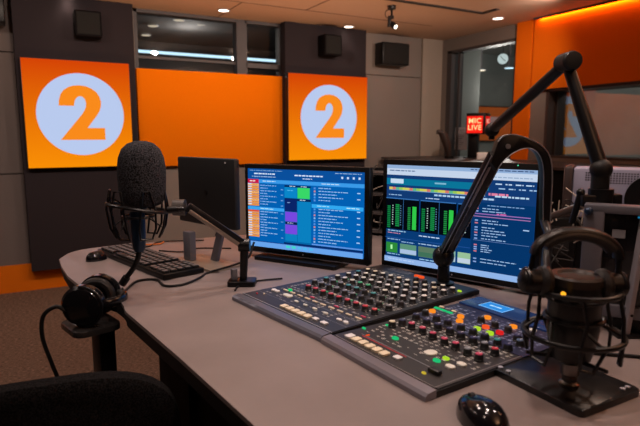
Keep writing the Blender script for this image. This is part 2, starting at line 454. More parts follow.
# slot diffuser in the ceiling, and the track camera
m = MB(); m.box((0, 0, -0.004), (1.30, 0.05, 0.008)); m.box((0.625, -0.10, -0.004), (0.05, 0.16, 0.008))
o = m.build('ceiling_slot', mat('slot_dark', (0.02, 0.015, 0.013), 0.8), None, smooth=False); o.location = (3.14, 3.765, H)
tag(o, 'dark narrow L-shaped air slot in the ceiling', 'air slot')
t = thing('spy_camera', 'small black ceiling-hung camera with a pale lit lens', 'camera', (2.88, 3.95, H))
m = MB(); m.cyl((0, 0, 0), (0, 0, -0.03), 0.035); m.build('ceiling_mount', BLKM, t)
m = MB(); m.tube([(0, 0, -0.03), (0, 0, -0.09), (-0.01, 0, -0.10)], 0.009); m.box((-0.01, -0.01, -0.10), (0.03, 0.04, 0.03), bev=0.004); m.build('swivel_arm', BLKM, t)
m = MB(); m.tube([(-0.03, -0.01, -0.09), (-0.035, -0.01, -0.18)], 0.014); m.build('yoke', BLKM, t)
m = MB(); m.lathe([(0.018, 0.0), (0.026, 0.02), (0.028, 0.06), (0.022, 0.07)], (0.0, 0.02, -0.14), 20, axis=(0.25, -0.8, -0.55)); m.build('camera_body', BLK, t)
m = MB(); m.cyl((0.0175, -0.036, -0.1785), (0.0185, -0.0395, -0.181), 0.018); m.build('lens', emis('camera_lamp', (1, 0.9, 0.75), 3.0), t)
m = MB(); m.tube(spline([(-0.01, 0.0, -0.03), (-0.06, 0, -0.05), (-0.065, 0, -0.09), (-0.03, 0, -0.11)]), 0.003, 6); m.build('cable', RUB, t)

# lights in the neighbouring rooms
t = thing('tube_light', 'long cold white tube light beyond the upper window', 'light', (1.75, 7.0, 2.33), 0)
m = MB(); m.box((0, 0, 0.03), (3.2, 0.06, 0.05)); m.build('housing', FRAME, t, smooth=False)
m = MB(); m.cyl((-1.58, -0.02, -0.01), (1.58, -0.02, -0.01), 0.018); m.build('tube', emis('cold_tube', (0.60, 0.85, 1.0), 1.6), t)
for x, y, z, lab in ((1.75, 6.7, 2.68, 'round downlight beyond the upper window, brightest of the three'), (1.55, 7.2, 2.68, 'small round downlight beyond the upper window, left and higher'), (1.6, 7.9, 2.68, 'small round downlight beyond the upper window, lowest')):
    t = thing('corridor_downlight', lab, 'ceiling light', (x, y, z), 0, 'downlights beyond the upper window')
    m = MB(); m.cyl((0, 0, 0), (0, 0, -0.01), 0.06); m.build('lens', emis('lamp_dim', (0.9, 0.72, 0.5), 0.9), t)
    m = MB(); m.ring((0, 0, -0.005), 0.065, 0.006); m.build('trim_ring', ALU, t)
for x, y, z, e, lab in ((7.35, 6.9, 2.99, 0, 'bluish round light beyond the corner window, highest left'), (7.70, 6.95, 2.99, 1, 'warm round light beyond the corner window, highest right'), (7.0, 7.0, 2.42, 1, 'small warm light beyond the corner window, lowest left'), (7.70, 7.0, 2.50, 0, 'bluish round light beyond the corner window, right of lowest')):
    t = thing('control_room_light', lab, 'ceiling light', (x, y, z), 0, 'round lights beyond the corner window')
    m = MB(); m.cyl((0, 0, 0), (0, 0, -0.012), 0.08); m.build('lens', emis('lamp_far%d' % e, [(0.6, 0.85, 0.95), (0.95, 0.75, 0.5)][e], 2.2), t)
    m = MB(); m.ring((0, 0, -0.005), 0.085, 0.006); m.build('trim_ring', ALU, t)
    m = MB(); m.box((0, 0, (3.0-z)/2), (0.03, 0.03, 3.0-z)); m.build('drop_rod', FRAME, t, smooth=False)
for loc, p in (((2.0, 7.2, 2.5), 14), ((6.6, 6.2, 2.0), 110), ((7.0, 2.0, 2.7), 35)):  # unseen fill lights added to brighten the rooms beyond the glass
    ld = bpy.data.lights.new('room_fill', 'POINT'); ld.energy = p; ld.color = (0.95, 0.85, 0.75); ld.shadow_soft_size = 0.15
    lo = bpy.data.objects.new('room_fill', ld); S.collection.objects.link(lo); lo.location = loc
# wall clock in the control room
t = thing('wall_clock', 'small round white clock hanging beyond the corner window', 'clock', (7.53, 7.0, 2.635), R(-50))
m = MB(); m.cyl((0, 0, 0), (0, -0.03, 0), 0.10, n=32); m.build('case', BLK, t)
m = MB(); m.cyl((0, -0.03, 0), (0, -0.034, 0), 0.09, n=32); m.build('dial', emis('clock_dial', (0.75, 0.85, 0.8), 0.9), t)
m = MB(); m.tube([(0, -0.038, 0), (0.045, -0.038, -0.04)], 0.006, 6); m.tube([(0, -0.038, 0), (-0.04, -0.038, 0.05)], 0.005, 6); m.build('hands', BLK, t)
m = MB(); m.tube([(0, -0.015, 0.09), (0, -0.015, 0.36)], 0.008, 6); m.build('hanger', BLKM, t)
# added glowing panel imitating the sign's orange reflection in the corner window
t = thing('sign_reflection_panel', 'dim orange panel imitating the sign reflection in the corner window', 'screen', (8.6, 8.48, 1.55), R(180))
m = MB(); m.box((0, 0, 0), (1.9, 0.06, 0.75), bev=0.004); m.build('housing', BLK, t)
m = MB(); m.box((0, 0.032, 0), (1.86, 0.004, 0.7)); m.build('lit_face', emis('dim_orange', (0.62, 0.12, 0.02), 0.42), t, smooth=False)
m = MB(); m.box((0, 0.035, 0.05), (1.2, 0.004, 0.2)); m.build('lit_band', emis('dim_pink', (0.5, 0.28, 0.25), 0.5), t, smooth=False)

# ------------------------------------------------------------------ desk
DZ = 0.82
outer = spline([(0.095, 2.30), (0.16, 2.43), (0.30, 2.475), (0.45, 2.475)], 6)
poly = [(p.x, p.y) for p in outer] + [(0.66, 2.462), (1.6, 2.40), (2.25, 2.2), (2.3, 0.6), (1.5, 0.05), (0.9, 0.0), (0.37, 0.02), (0.345, 0.35), (0.306, 0.80), (0.269, 1.123), (0.234, 1.387), (0.219, 1.50), (0.217, 1.525), (0.221, 1.56), (0.220, 1.60), (0.210, 1.66), (0.174, 1.745), (0.131, 1.845), (0.106, 2.0), (0.096, 2.16)]
t = thing('studio_desk', 'large grey-brown laminate studio desk with rounded far left end', 'desk', (0, 0, 0))
m = MB(); m.prism(poly[::-1], DZ-0.010, DZ, bev=0.002)
top = m.build('desktop', DESK, t)
import mathutils.geometry as mg
def inset(poly, d, z0, z1, name, mt):
    c = Vector((sum(p[0] for p in poly)/len(poly), sum(p[1] for p in poly)/len(poly)))
    q = []
    n = len(poly)
    for i in range(n):
        a, b, c2 = Vector(poly[i-1]), Vector(poly[i]), Vector(poly[(i+1) % n])
        e1 = (b-a).normalized(); e2 = (c2-b).normalized()
        nn = (Vector((e1.y, -e1.x)) + Vector((e2.y, -e2.x))).normalized()
        q.append(tuple(b + nn*d))
    m = MB(); m.prism(q[::-1], z0, z1); return m.build(name, mt, t, smooth=False)
inset(poly, 0.005, DZ-0.048, DZ-0.0102, 'edge_band', EDGE)
for cx, cy, sx, sy in ((0.75, 0.62, 0.5, 0.06), (0.50, 2.1, 0.06, 0.5), (1.8, 1.3, 0.06, 1.2)):
    m = MB(); m.box((cx, cy, (DZ-0.05)/2), (sx, sy, DZ-0.05)); m.build('panel_leg', mat('under_desk', (0.005, 0.0045, 0.005), 0.8, spec=0.1), t, smooth=False)
m = MB(); m.box((1.0, 1.4, 0.385), (1.0, 1.2, 0.75)); m.build('cable_cabinet', MATS['under_desk'], t, smooth=False)
# ------------------------------------------------------------------ mixing console (two banks)
KN_D = mat('knob_black', (0.012, 0.012, 0.014), 0.4)
CAP = {k: mat('cap_'+k, c, 0.4) for k, c in dict(red=(0.55, 0.035, 0.05), grey=(0.22, 0.23, 0.26), blue=(0.10, 0.17, 0.30), green=(0.05, 0.45, 0.20), white=(0.72, 0.72, 0.66), cream=(0.80, 0.70, 0.52), teal=(0.05, 0.30, 0.34), navy=(0.03, 0.03, 0.09), pink=(0.60, 0.06, 0.14), pale=(0.78, 0.78, 0.80), dark=(0.05, 0.05, 0.055)).items()}
LIT = {k: emis('lit_'+k, c, s) for k, c, s in (('green', (0.02, 0.55, 0.18), 0.9), ('lime', (0.45, 0.75, 0.03), 0.9), ('orange', (1.0, 0.28, 0.02), 0.95), ('redorange', (0.95, 0.10, 0.02), 0.9), ('red', (0.8, 0.02, 0.02), 0.8), ('cream', (0.80, 0.62, 0.36), 0.75), ('yellow', (0.8, 0.6, 0.05), 0.7))}
PR = mat('panel_print', (0.62, 0.60, 0.56), 0.6)
PRL = mat('lit_legend', (0.3, 0.3, 0.35), 0.6, emit=(0.35, 0.40, 0.7), es=0.35)
class Bank:
    def __init__(s, o, f, label, u0, u1, v0, v1):
        o = Vector(o); f = Vector(f); U = (f-o).normalized(); s.ang = math.atan2(U.y, U.x)
        # local x = along the front (to the right), local y = away from the presenter
        s.t = thing('mixing_console', label, 'mixing console', (o.x, o.y, DZ), s.ang)
        s.z = 0.015; s.ext = (u0, u1, v0, v1)
        s.cache = {}
    def body(s, panel, rail):
        u0, u1, v0, v1 = s.ext
        m = MB(); m.box(((u0+u1)/2, (v0+0.03+v1)/2, 0.0066), (u1-u0, v1-v0-0.03, 0.013)); m.build('base_tray', BLK, s.t, smooth=False)
        m = MB(); m.box(((u0+u1)/2, (v0+0.036+v1)/2, 0.0140), (u1-u0-0.008, v1-v0-0.04, 0.002)); m.build('faceplate', panel, s.t, smooth=False)
        m = MB()
        M = Matrix(((0, 0, 1, 0), (1, 0, 0, 0), (0, 1, 0, 0), (0, 0, 0, 1)))
        m.prism([(v0+0.002, 0.0005), (v0+0.002, 0.010), (v0+0.008, 0.015), (v0+0.028, 0.0165), (v0+0.030, 0.0165), (v0+0.030, 0.0005)], u0, u1, M)
        m.build('front_rail', rail, s.t, smooth=False)
    def inst(s, key, mk, name, u, v, z, mats):
        if key not in s.cache:
            o = mk().build(name, mats, s.t); s.cache[key] = o
        else:
            o = s.cache[key].copy(); S.collection.objects.link(o); o.parent = s.t; o.name = name
        o.location = (u, v, z)
        return o
    def knob(s, u, v, cap, r=0.0098, h=0.012):
        def mk():
            m = MB(); m.lathe([(r*1.1, 0), (r*1.1, 0.003), (r, 0.004), (r*0.9, h), (r*0.82, h+0.001)], n=16)
            m.idx = 1; m.lathe([(r*0.78, h+0.001), (r*0.74, h+0.0028), (0, h+0.003)], n=16)
            m.idx = 2; m.box((0, r*0.45, h+0.003), (0.0015, r*0.7, 0.0008)); return m
        return s.inst(('k', cap, r, h), mk, 'knob', u, v, s.z, [KN_D, CAP[cap], CAP['pale']])
    def btn(s, u, v, mt, w=0.014, d=0.009, h=0.004, rnd=True):
        def mk():
            m = MB(); m.prism(rrect(-w/2, -d/2, w/2, d/2, min(w, d)*(0.49 if rnd else 0.2), 4), 0, h, bev=0.0008, seg=1); return m
        return s.inst(('b', mt.name, w, d, h, rnd), mk, 'button', u, v, s.z, [mt])

A_L = Bank((0.524, 1.505), (0.596, 1.084), 'left bank of the mixing console, rows of pale topped knobs', 0.036, 0.4545, -0.022, 0.60)
A_L.body(mat('faceplate_grey', (0.018, 0.019, 0.025), 0.45), mat('rail_grey', (0.17, 0.18, 0.23), 0.3, 0.5))
cols = [0.415-0.036*k for k in range(10)]
rng = random.Random(3)
caps = [(0.190, ['red']), (0.243, ['grey', 'grey', 'blue', 'dark']), (0.290, ['dark', 'teal', 'grey']), (0.338, ['green', 'white', 'grey', 'pale']), (0.386, ['white', 'pale']), (0.430, ['white', 'pale', 'grey', 'teal']), (0.474, ['white', 'cream', 'pale']), (0.515, ['white', 'pale', 'dark'])]
for j, (v, cs) in enumerate(caps):
    for i, u in enumerate(cols[:9] if j == 0 else cols):
        if j >= 7 and i > 4: continue
        A_L.knob(u+0.004, v, cs[rng.randrange(len(cs))])
for i, u in enumerate(cols):           # channel keys in front of the knobs
    A_L.btn(u+0.004, 0.132, CAP['cream'], 0.022, 0.006, 0.003, False)
    A_L.btn(u+0.004, 0.150, CAP['grey'] if i % 3 else CAP['pink'], 0.018, 0.005, 0.003, False)
    if i < 8: A_L.btn(u-0.012, 0.218, CAP[['green', 'dark', 'cream'][i % 3]], 0.011, 0.007, 0.003)
    if i < 9: A_L.btn(u-0.012, 0.315, CAP[['blue', 'cream', 'green'][i % 3]], 0.012, 0.0075, 0.003)
    if i < 9: A_L.btn(u-0.012, 0.408, CAP[['teal', 'cream', 'white'][i % 3]], 0.012, 0.0075, 0.003)
    if i < 9: A_L.btn(u-0.012, 0.268, CAP[['dark', 'green', 'blue'][i % 3]], 0.011, 0.007, 0.003)
    if i < 9: A_L.btn(u-0.012, 0.362, CAP[['white', 'teal', 'green'][i % 3]], 0.011, 0.007, 0.003)
    if i < 7: A_L.btn(u-0.012, 0.455, CAP[['cream', 'teal', 'blue'][i % 3]], 0.012, 0.0075, 0.003)
for u in (0.205, 0.247, 0.288, 0.335): A_L.btn(u, 0.092, CAP['white'], 0.018, 0.008, 0.003)
for u in (0.395, 0.420): A_L.btn(u, 0.088, CAP['pale'], 0.017, 0.010, 0.003)
for k in range(5): A_L.btn(0.222+0.0262*k, 0.038, CAP['cream'], 0.020, 0.021, 0.005, False)
A_L.btn(0.355, 0.043, CAP['pale'], 0.017, 0.014, 0.004, False); A_L.btn(0.392, 0.041, CAP['pale'], 0.020, 0.014, 0.004, False)
A_L.btn(0.072, 0.104, CAP['pale'], 0.014, 0.014, 0.004, False); A_L.btn(0.090, 0.104, CAP['pale'], 0.014, 0.014, 0.004, False)
A_L.btn(0.143, 0.105, CAP['white'], 0.038, 0.018, 0.003); A_L.btn(0.106, 0.140, LIT['green'], 0.016, 0.012, 0.006)
A_L.btn(0.43, 0.535, LIT['lime'], 0.014, 0.008, 0.004); A_L.btn(0.245, 0.565, LIT['redorange'], 0.04, 0.014, 0.006)
A_L.btn(0.07, 0.045, CAP['red'], 0.006, 0.006, 0.003); A_L.btn(0.085, 0.06, CAP['cream'], 0.006, 0.006, 0.003)
def print_marks(bank, n, regions, mt, seed):
    """legends in short rows, as printed beside each control"""
    r = random.Random(seed); m = MB(); z = bank.z+0.0004
    for (u0, u1, v0, v1, k) in regions:
        nu = int((u1-u0)/0.018); nv = int((v1-v0)/0.0135)
        for a in range(nu):
            for b in range(nv):
                if r.random() > k: continue
                u = u0+(a+0.5)*0.018; v = v0+(b+0.5)*0.0135
                for q in range(r.choice((1, 2, 2, 3))):
                    l = r.uniform(0.005, 0.013); vv = v+0.0030*q; uu = u+r.uniform(-0.001, 0.001)
                    m.quad((uu-l/2, vv-0.0007, z), (uu+l/2, vv-0.0007, z), (uu+l/2, vv+0.0007, z), (uu-l/2, vv+0.0007, z))
    return m.build('panel_markings', mt, bank.t, smooth=False)
print_marks(A_L, 0, [(0.06, 0.44, 0.15, 0.55, 0.75), (0.06, 0.44, 0.06, 0.15, 0.35)], PR, 1)
m = MB()
for k in range(3): m.quad((0.1, 0.562+0.012*k, 0.0156), (0.20, 0.562+0.012*k, 0.0156), (0.20, 0.566+0.012*k, 0.0156), (0.1, 0.566+0.012*k, 0.0156))
for v in (0.066, 0.112): m.quad((0.045, v, 0.0156), (0.45, v, 0.0156), (0.45, v+0.0012, 0.0156), (0.045, v+0.0012, 0.0156))
m.quad((0.038, 0.014, 0.0156), (0.4535, 0.014, 0.0156), (0.4535, 0.017, 0.0156), (0.038, 0.017, 0.0156))
m.build('panel_lines', mat('print_line', (0.25, 0.26, 0.3), 0.5), A_L.t, smooth=False)

A_R = Bank((0.596, 1.084), (0.627, 0.734), 'right bank of the mixing console with orange buttons and blue display', 0.0335, 0.373, -0.022, 0.535)
A_R.body(mat('faceplate_brown', (0.017, 0.014, 0.015), 0.45), mat('rail_grey_right', (0.24, 0.23, 0.27), 0.3, 0.5))
m = MB(); m.box((0.203, 0.355, 0.0156), (0.333, 0.17, 0.0012)); m.build('rear_section', mat('faceplate_navy', (0.020, 0.021, 0.055), 0.4), A_R.t, smooth=False)
m = MB(); m.box((0.203, 0.488, 0.0175), (0.333, 0.088, 0.005), bev=0.001); m.build('display_strip', mat('strip_blue', (0.012, 0.03, 0.09), 0.25, emit=(0.01, 0.03, 0.12), es=0.35), A_R.t)
m = MB(); m.box((0.128, 0.488, 0.0204), (0.078, 0.050, 0.001)); lcd = m.build('display', [emis('lcd_blue', (0.03, 0.28, 0.80), 0.95)], A_R.t, smooth=False)
m = MB()
for a in ((0.089, 0.463, 0.167, 0.4645), (0.089, 0.5115, 0.167, 0.513), (0.089, 0.463, 0.0905, 0.513), (0.1655, 0.463, 0.167, 0.513), (0.108, 0.484, 0.122, 0.492), (0.124, 0.484, 0.128, 0.492), (0.130, 0.484, 0.146, 0.492)):
    m.quad((a[0], a[1], 0.0211), (a[2], a[1], 0.0211), (a[2], a[3], 0.0211), (a[0], a[3], 0.0211))
m.build('display_text', emis('lcd_text', (0.5, 0.8, 1.0), 1.0), lcd, smooth=False)
R_ = A_R
for u, v, c in ((0.091, 0.183, 'navy'), (0.121, 0.186, 'pink'), (0.158, 0.186, 'pink'), (0.196, 0.181, 'pink'), (0.235, 0.178, 'pink'), (0.267, 0.179, 'pink'), (0.303, 0.176, 'grey'), (0.336, 0.173, 'pink'), (0.085, 0.155, 'cream'), (0.336, 0.224, 'red'),
                (0.079, 0.241, 'navy'), (0.122, 0.235, 'navy'), (0.16, 0.235, 'navy'), (0.198, 0.236, 'navy'), (0.232, 0.235, 'navy'), (0.268, 0.235, 'navy'), (0.302, 0.232, 'grey'),
                (0.071, 0.282, 'dark'), (0.116, 0.276, 'navy'), (0.155, 0.275, 'navy'), (0.195, 0.277, 'navy'), (0.232, 0.277, 'navy'), (0.268, 0.275, 'navy'), (0.305, 0.272, 'teal'), (0.336, 0.268, 'navy'),
                (0.186, 0.361, 'dark'), (0.23, 0.359, 'dark'), (0.268, 0.359, 'dark'), (0.315, 0.33, 'navy'), (0.336, 0.31, 'blue')):
    R_.knob(u-0.010, v+0.008, c, 0.0105 if c == 'navy' else 0.0095, 0.013)
def rb(u, v, mt, w, d, h=0.004, rnd=True, dz=0.0): 
    o = R_.btn(u-0.014, v+0.013, mt, w, d, h, rnd); o.location.z += dz
for k in range(6): rb(0.085+0.0243*k, 0.024, CAP['pale'] if k < 1 else CAP['cream'], 0.0185, 0.022, 0.005, False)
rb(0.238, 0.034, CAP['pale'], 0.018, 0.016, 0.004, False)
rb(0.152, 0.104, LIT['green'], 0.018, 0.013, 0.004); rb(0.294, 0.092, LIT['green'], 0.018, 0.013, 0.004); rb(0.297, 0.116, LIT['lime'], 0.016, 0.011, 0.004)
rb(0.257, 0.112, CAP['white'], 0.026, 0.030, 0.003); rb(0.331, 0.092, CAP['white'], 0.022, 0.016, 0.004, True); rb(0.336, 0.120, CAP['white'], 0.022, 0.016, 0.004, True)
rb(0.10, 0.064, LIT['redorange'], 0.005, 0.012, 0.002); rb(0.075, 0.146, LIT['green'], 0.010, 0.006, 0.003); rb(0.060, 0.085, LIT['green'], 0.012, 0.007, 0.003)
rb(0.321, 0.028, LIT['yellow'], 0.010, 0.007, 0.003)
for u, v, c in ((0.067, 0.31, 'orange'), (0.138, 0.34, 'orange'), (0.160, 0.311, 'orange'), (0.182, 0.391, 'orange'), (0.261, 0.389, 'orange'), (0.221, 0.304, 'lime'), (0.258, 0.305, 'lime'), (0.225, 0.331, 'redorange'), (0.268, 0.328, 'red')):
    rb(u, v, LIT[c], 0.0185, 0.0165, 0.007, True, 0.001)
for k in range(3): rb(0.052+0.022*k, 0.344, LIT['green'], 0.018, 0.010, 0.003, False, 0.001)
for k in range(4): rb(0.052+0.022*k, 0.362, CAP['grey' if k % 2 else 'cream'], 0.016, 0.006, 0.003, False, 0.001)
rb(0.30, 0.41, CAP['white'], 0.02, 0.014, 0.004, True, 0.001)
for k in range(6): rb(0.12+0.04*k, 0.205, CAP['grey'], 0.010, 0.006, 0.002, False)
# two faders in their slots
for u0, u1, v in ((0.07, 0.30, 0.072),):
    m = MB(); m.box(((u0+u1)/2, v, 0.0152), (u1-u0, 0.002, 0.0008)); m.build('fader_slot', CAP['grey'], R_.t, smooth=False)
m = MB(); m.box((0.155, 0.066, 0.0153), (0.15, 0.0022, 0.0008)); m.build('fader_line', CAP['red'], R_.t, smooth=False)
m = MB(); m.box((0.318, 0.060, 0.0195), (0.028, 0.014, 0.009), bev=0.002); m.build('fader_cap', KN_D, R_.t)
print_marks(R_, 0, [(0.05, 0.36, 0.13, 0.27, 0.8), (0.06, 0.3, 0.085, 0.13, 0.4)], PR, 5)
r2 = print_marks(R_, 0, [(0.05, 0.36, 0.275, 0.435, 0.85)], PRL, 9); r2.location.z = 0.0013
m = MB()
for v, d in ((0.0135, 0.002), (0.522, 0.0015)): m.quad((0.045, v, 0.0156), (0.363, v, 0.0156), (0.363, v+d, 0.0156), (0.045, v+d, 0.0156))
m.quad((0.361, 0.0135, 0.0156), (0.363, 0.0135, 0.0156), (0.363, 0.43, 0.0156), (0.361, 0.43, 0.0156))
m.build('panel_lines', mat('print_line_warm', (0.24, 0.21, 0.21), 0.5), R_.t, smooth=False)

# ------------------------------------------------------------------ monitors
def hexc(h): 
    c = [int(h[i:i+2], 16)/255 for i in (0, 2, 4)]
    return tuple(((x+0.055)/1.055)**2.4 if x > 0.04045 else x/12.92 for x in c)
class Pic:
    """picture on a screen: rectangles in 0..1 from the top left"""
    def __init__(s, w, h): s.w = w; s.h = h; s.r = []
    def a(s, u0, v0, u1, v1, c): s.r.append((u0, v0, u1, v1, hexc(c)))
    def text(s, u, v, l, c='b8d4f0', hgt=0.011, seed=0):
        r = random.Random(seed*7919+int(u*997)+int(v*9973)); x = u
        while x < u+l:
            d = r.uniform(0.010, 0.04); s.a(x, v, min(x+d, u+l), v+hgt*0.75, c); x += d+0.006
    def build(s, parent, mt, y):
        me = bpy.data.meshes.new('screen'); vs = []; fs = []; cs = []
        for i, (u0, v0, u1, v1, c) in enumerate(s.r):
            k = len(vs); yy = y - 0.00002*i
            X0 = (u0-0.5)*s.w; X1 = (u1-0.5)*s.w; Z0 = (1-v0)*s.h; Z1 = (1-v1)*s.h
            vs += [(X0, yy, Z1), (X1, yy, Z1), (X1, yy, Z0), (X0, yy, Z0)]; fs.append((k, k+1, k+2, k+3)); cs += [(*c, 1)]*4
        me.from_pydata(vs, [], fs)
        at = me.color_attributes.new('picture', 'FLOAT_COLOR', 'CORNER')
        for i, c in enumerate(cs): at.data[i].color = c
        me.materials.append(mt)
        o = bpy.data.objects.new('screen', me); S.collection.objects.link(o); o.parent = parent
        return o
def pic_left(w, h):
    p = Pic(w, h); a = p.a
    a(0, 0, 1, 1, '0260b2'); a(0, 0, 1, 0.13, '0a4f9c')
    p.text(0.02, 0.02, 0.3, '8fb8e0', 0.009, 1); p.text(0.06, 0.055, 0.2, 'e0f0ff', 0.02, 2); p.text(0.04, 0.095, 0.22, 'a8c8e8', 0.012, 3)
    p.text(0.43, 0.06, 0.24, 'd8e8ff', 0.02, 4); p.text(0.50, 0.1, 0.08, 'd8e8ff', 0.012, 5)
    p.text(0.77, 0.02, 0.21, 'a8c8e8', 0.009, 6)
    for k in range(4): a(0.82+0.045*k, 0.06, 0.835+0.045*k, 0.085, 'd0e4ff')
    a(0, 0.135, 1, 0.180, '3a9ae8'); p.text(0.14, 0.15, 0.12, 'd0e8ff', 0.012, 7); p.text(0.66, 0.15, 0.15, 'd0e8ff', 0.012, 8)
    a(0, 0.135, 0.105, 0.185, 'c81840'); p.text(0.02, 0.153, 0.05, 'ffffff', 0.015, 9)
    for v0, n in ((0.19, 9), (0.53, 11)):
        for k in range(n):
            v = v0+0.032*k; a(0, v, 0.105, v+0.028, 'f09c40' if k % 3 else 'f6b464'); a(0, v, 0.035, v+0.014, 'd8dcee'); p.text(0.045, v+0.008, 0.05, 'c06838', 0.008, k)
    a(0, 0.53, 0.105, 0.552, 'e05030')
    for k in range(8): p.text(0.12, 0.205+0.034*k, 0.07 if k % 2 else 0.15, '9cc8f4', 0.011, 20+k); a(0.31, 0.212+0.034*k, 0.33, 0.222+0.034*k, '78b0ec') if k % 2 else None
    a(0, 0.485, 0.34, 0.525, '38a4f0'); p.text(0.12, 0.50, 0.12, 'c8f0ff', 0.012, 31)
    for k in range(10): p.text(0.12, 0.54+0.034*k, 0.06 if k % 2 else 0.16, '9cc8f4', 0.012, 40+k); a(0.31, 0.55+0.034*k, 0.33, 0.558+0.034*k, '78b0ec') if k % 3 == 0 else None
    a(0.345, 0.19, 0.575, 0.905, '0468a8'); a(0.345, 0.19, 0.575, 0.212, '082858'); p.text(0.39, 0.197, 0.05, 'e0f0ff', 0.009, 52); p.text(0.49, 0.197, 0.05, 'e0f0ff', 0.009, 53)
    a(0.345, 0.215, 0.455, 0.345, '0a86c8'); a(0.46, 0.215, 0.565, 0.345, '38d868'); p.text(0.37, 0.25, 0.05, '60c8ff', 0.009, 50)
    a(0.345, 0.35, 0.575, 0.38, '082858'); p.text(0.36, 0.36, 0.03, 'e0f0ff', 0.010, 54); p.text(0.48, 0.36, 0.05, 'e0f0ff', 0.010, 55)
    a(0.345, 0.355, 0.455, 0.515, '0a2468'); p.text(0.37, 0.40, 0.03, '90b8f0', 0.01, 51)
    a(0.46, 0.38, 0.575, 0.885, '0a80c0'); a(0.35, 0.52, 0.455, 0.64, '7848e0'); a(0.35, 0.645, 0.455, 0.675, '101848'); p.text(0.37, 0.655, 0.05, 'd0d8ff', 0.01, 56); a(0.35, 0.68, 0.455, 0.795, '7848e0'); a(0.35, 0.80, 0.455, 0.885, '0a80c0')
    for k in range(19):
        v = 0.20+0.036*k
        if 5 <= k < 6: continue
        a(0.60, v, 0.615, v+0.022, ['5890e0', 'c88890', '88b8e8', '4898e8'][k % 4]); p.text(0.64, v+0.002, [0.1, 0.2, 0.15, 0.24][k*7 % 4], 'a8d0f8', 0.011, 60+k)
        if k % 2: a(0.95, v, 0.975, v+0.012, 'b0d4f8')
    a(0.585, 0.40, 1, 0.445, '30a8f0'); p.text(0.63, 0.415, 0.1, 'c0f0ff', 0.01, 90); p.text(0.87, 0.415, 0.1, 'd0f4ff', 0.012, 91)
    a(0.585, 0.885, 1, 0.90, '6098e8'); a(0.34, 0.905, 1, 0.925, '062860')
    a(0, 0.93, 1, 1, '68a4ec'); a(0, 0.925, 1, 0.935, '0a3c88')
    for k in range(5): a(0.36+0.05*k, 0.945, 0.395+0.05*k, 0.975, '40d8c8' if k < 2 else '50b8f0')
    return p
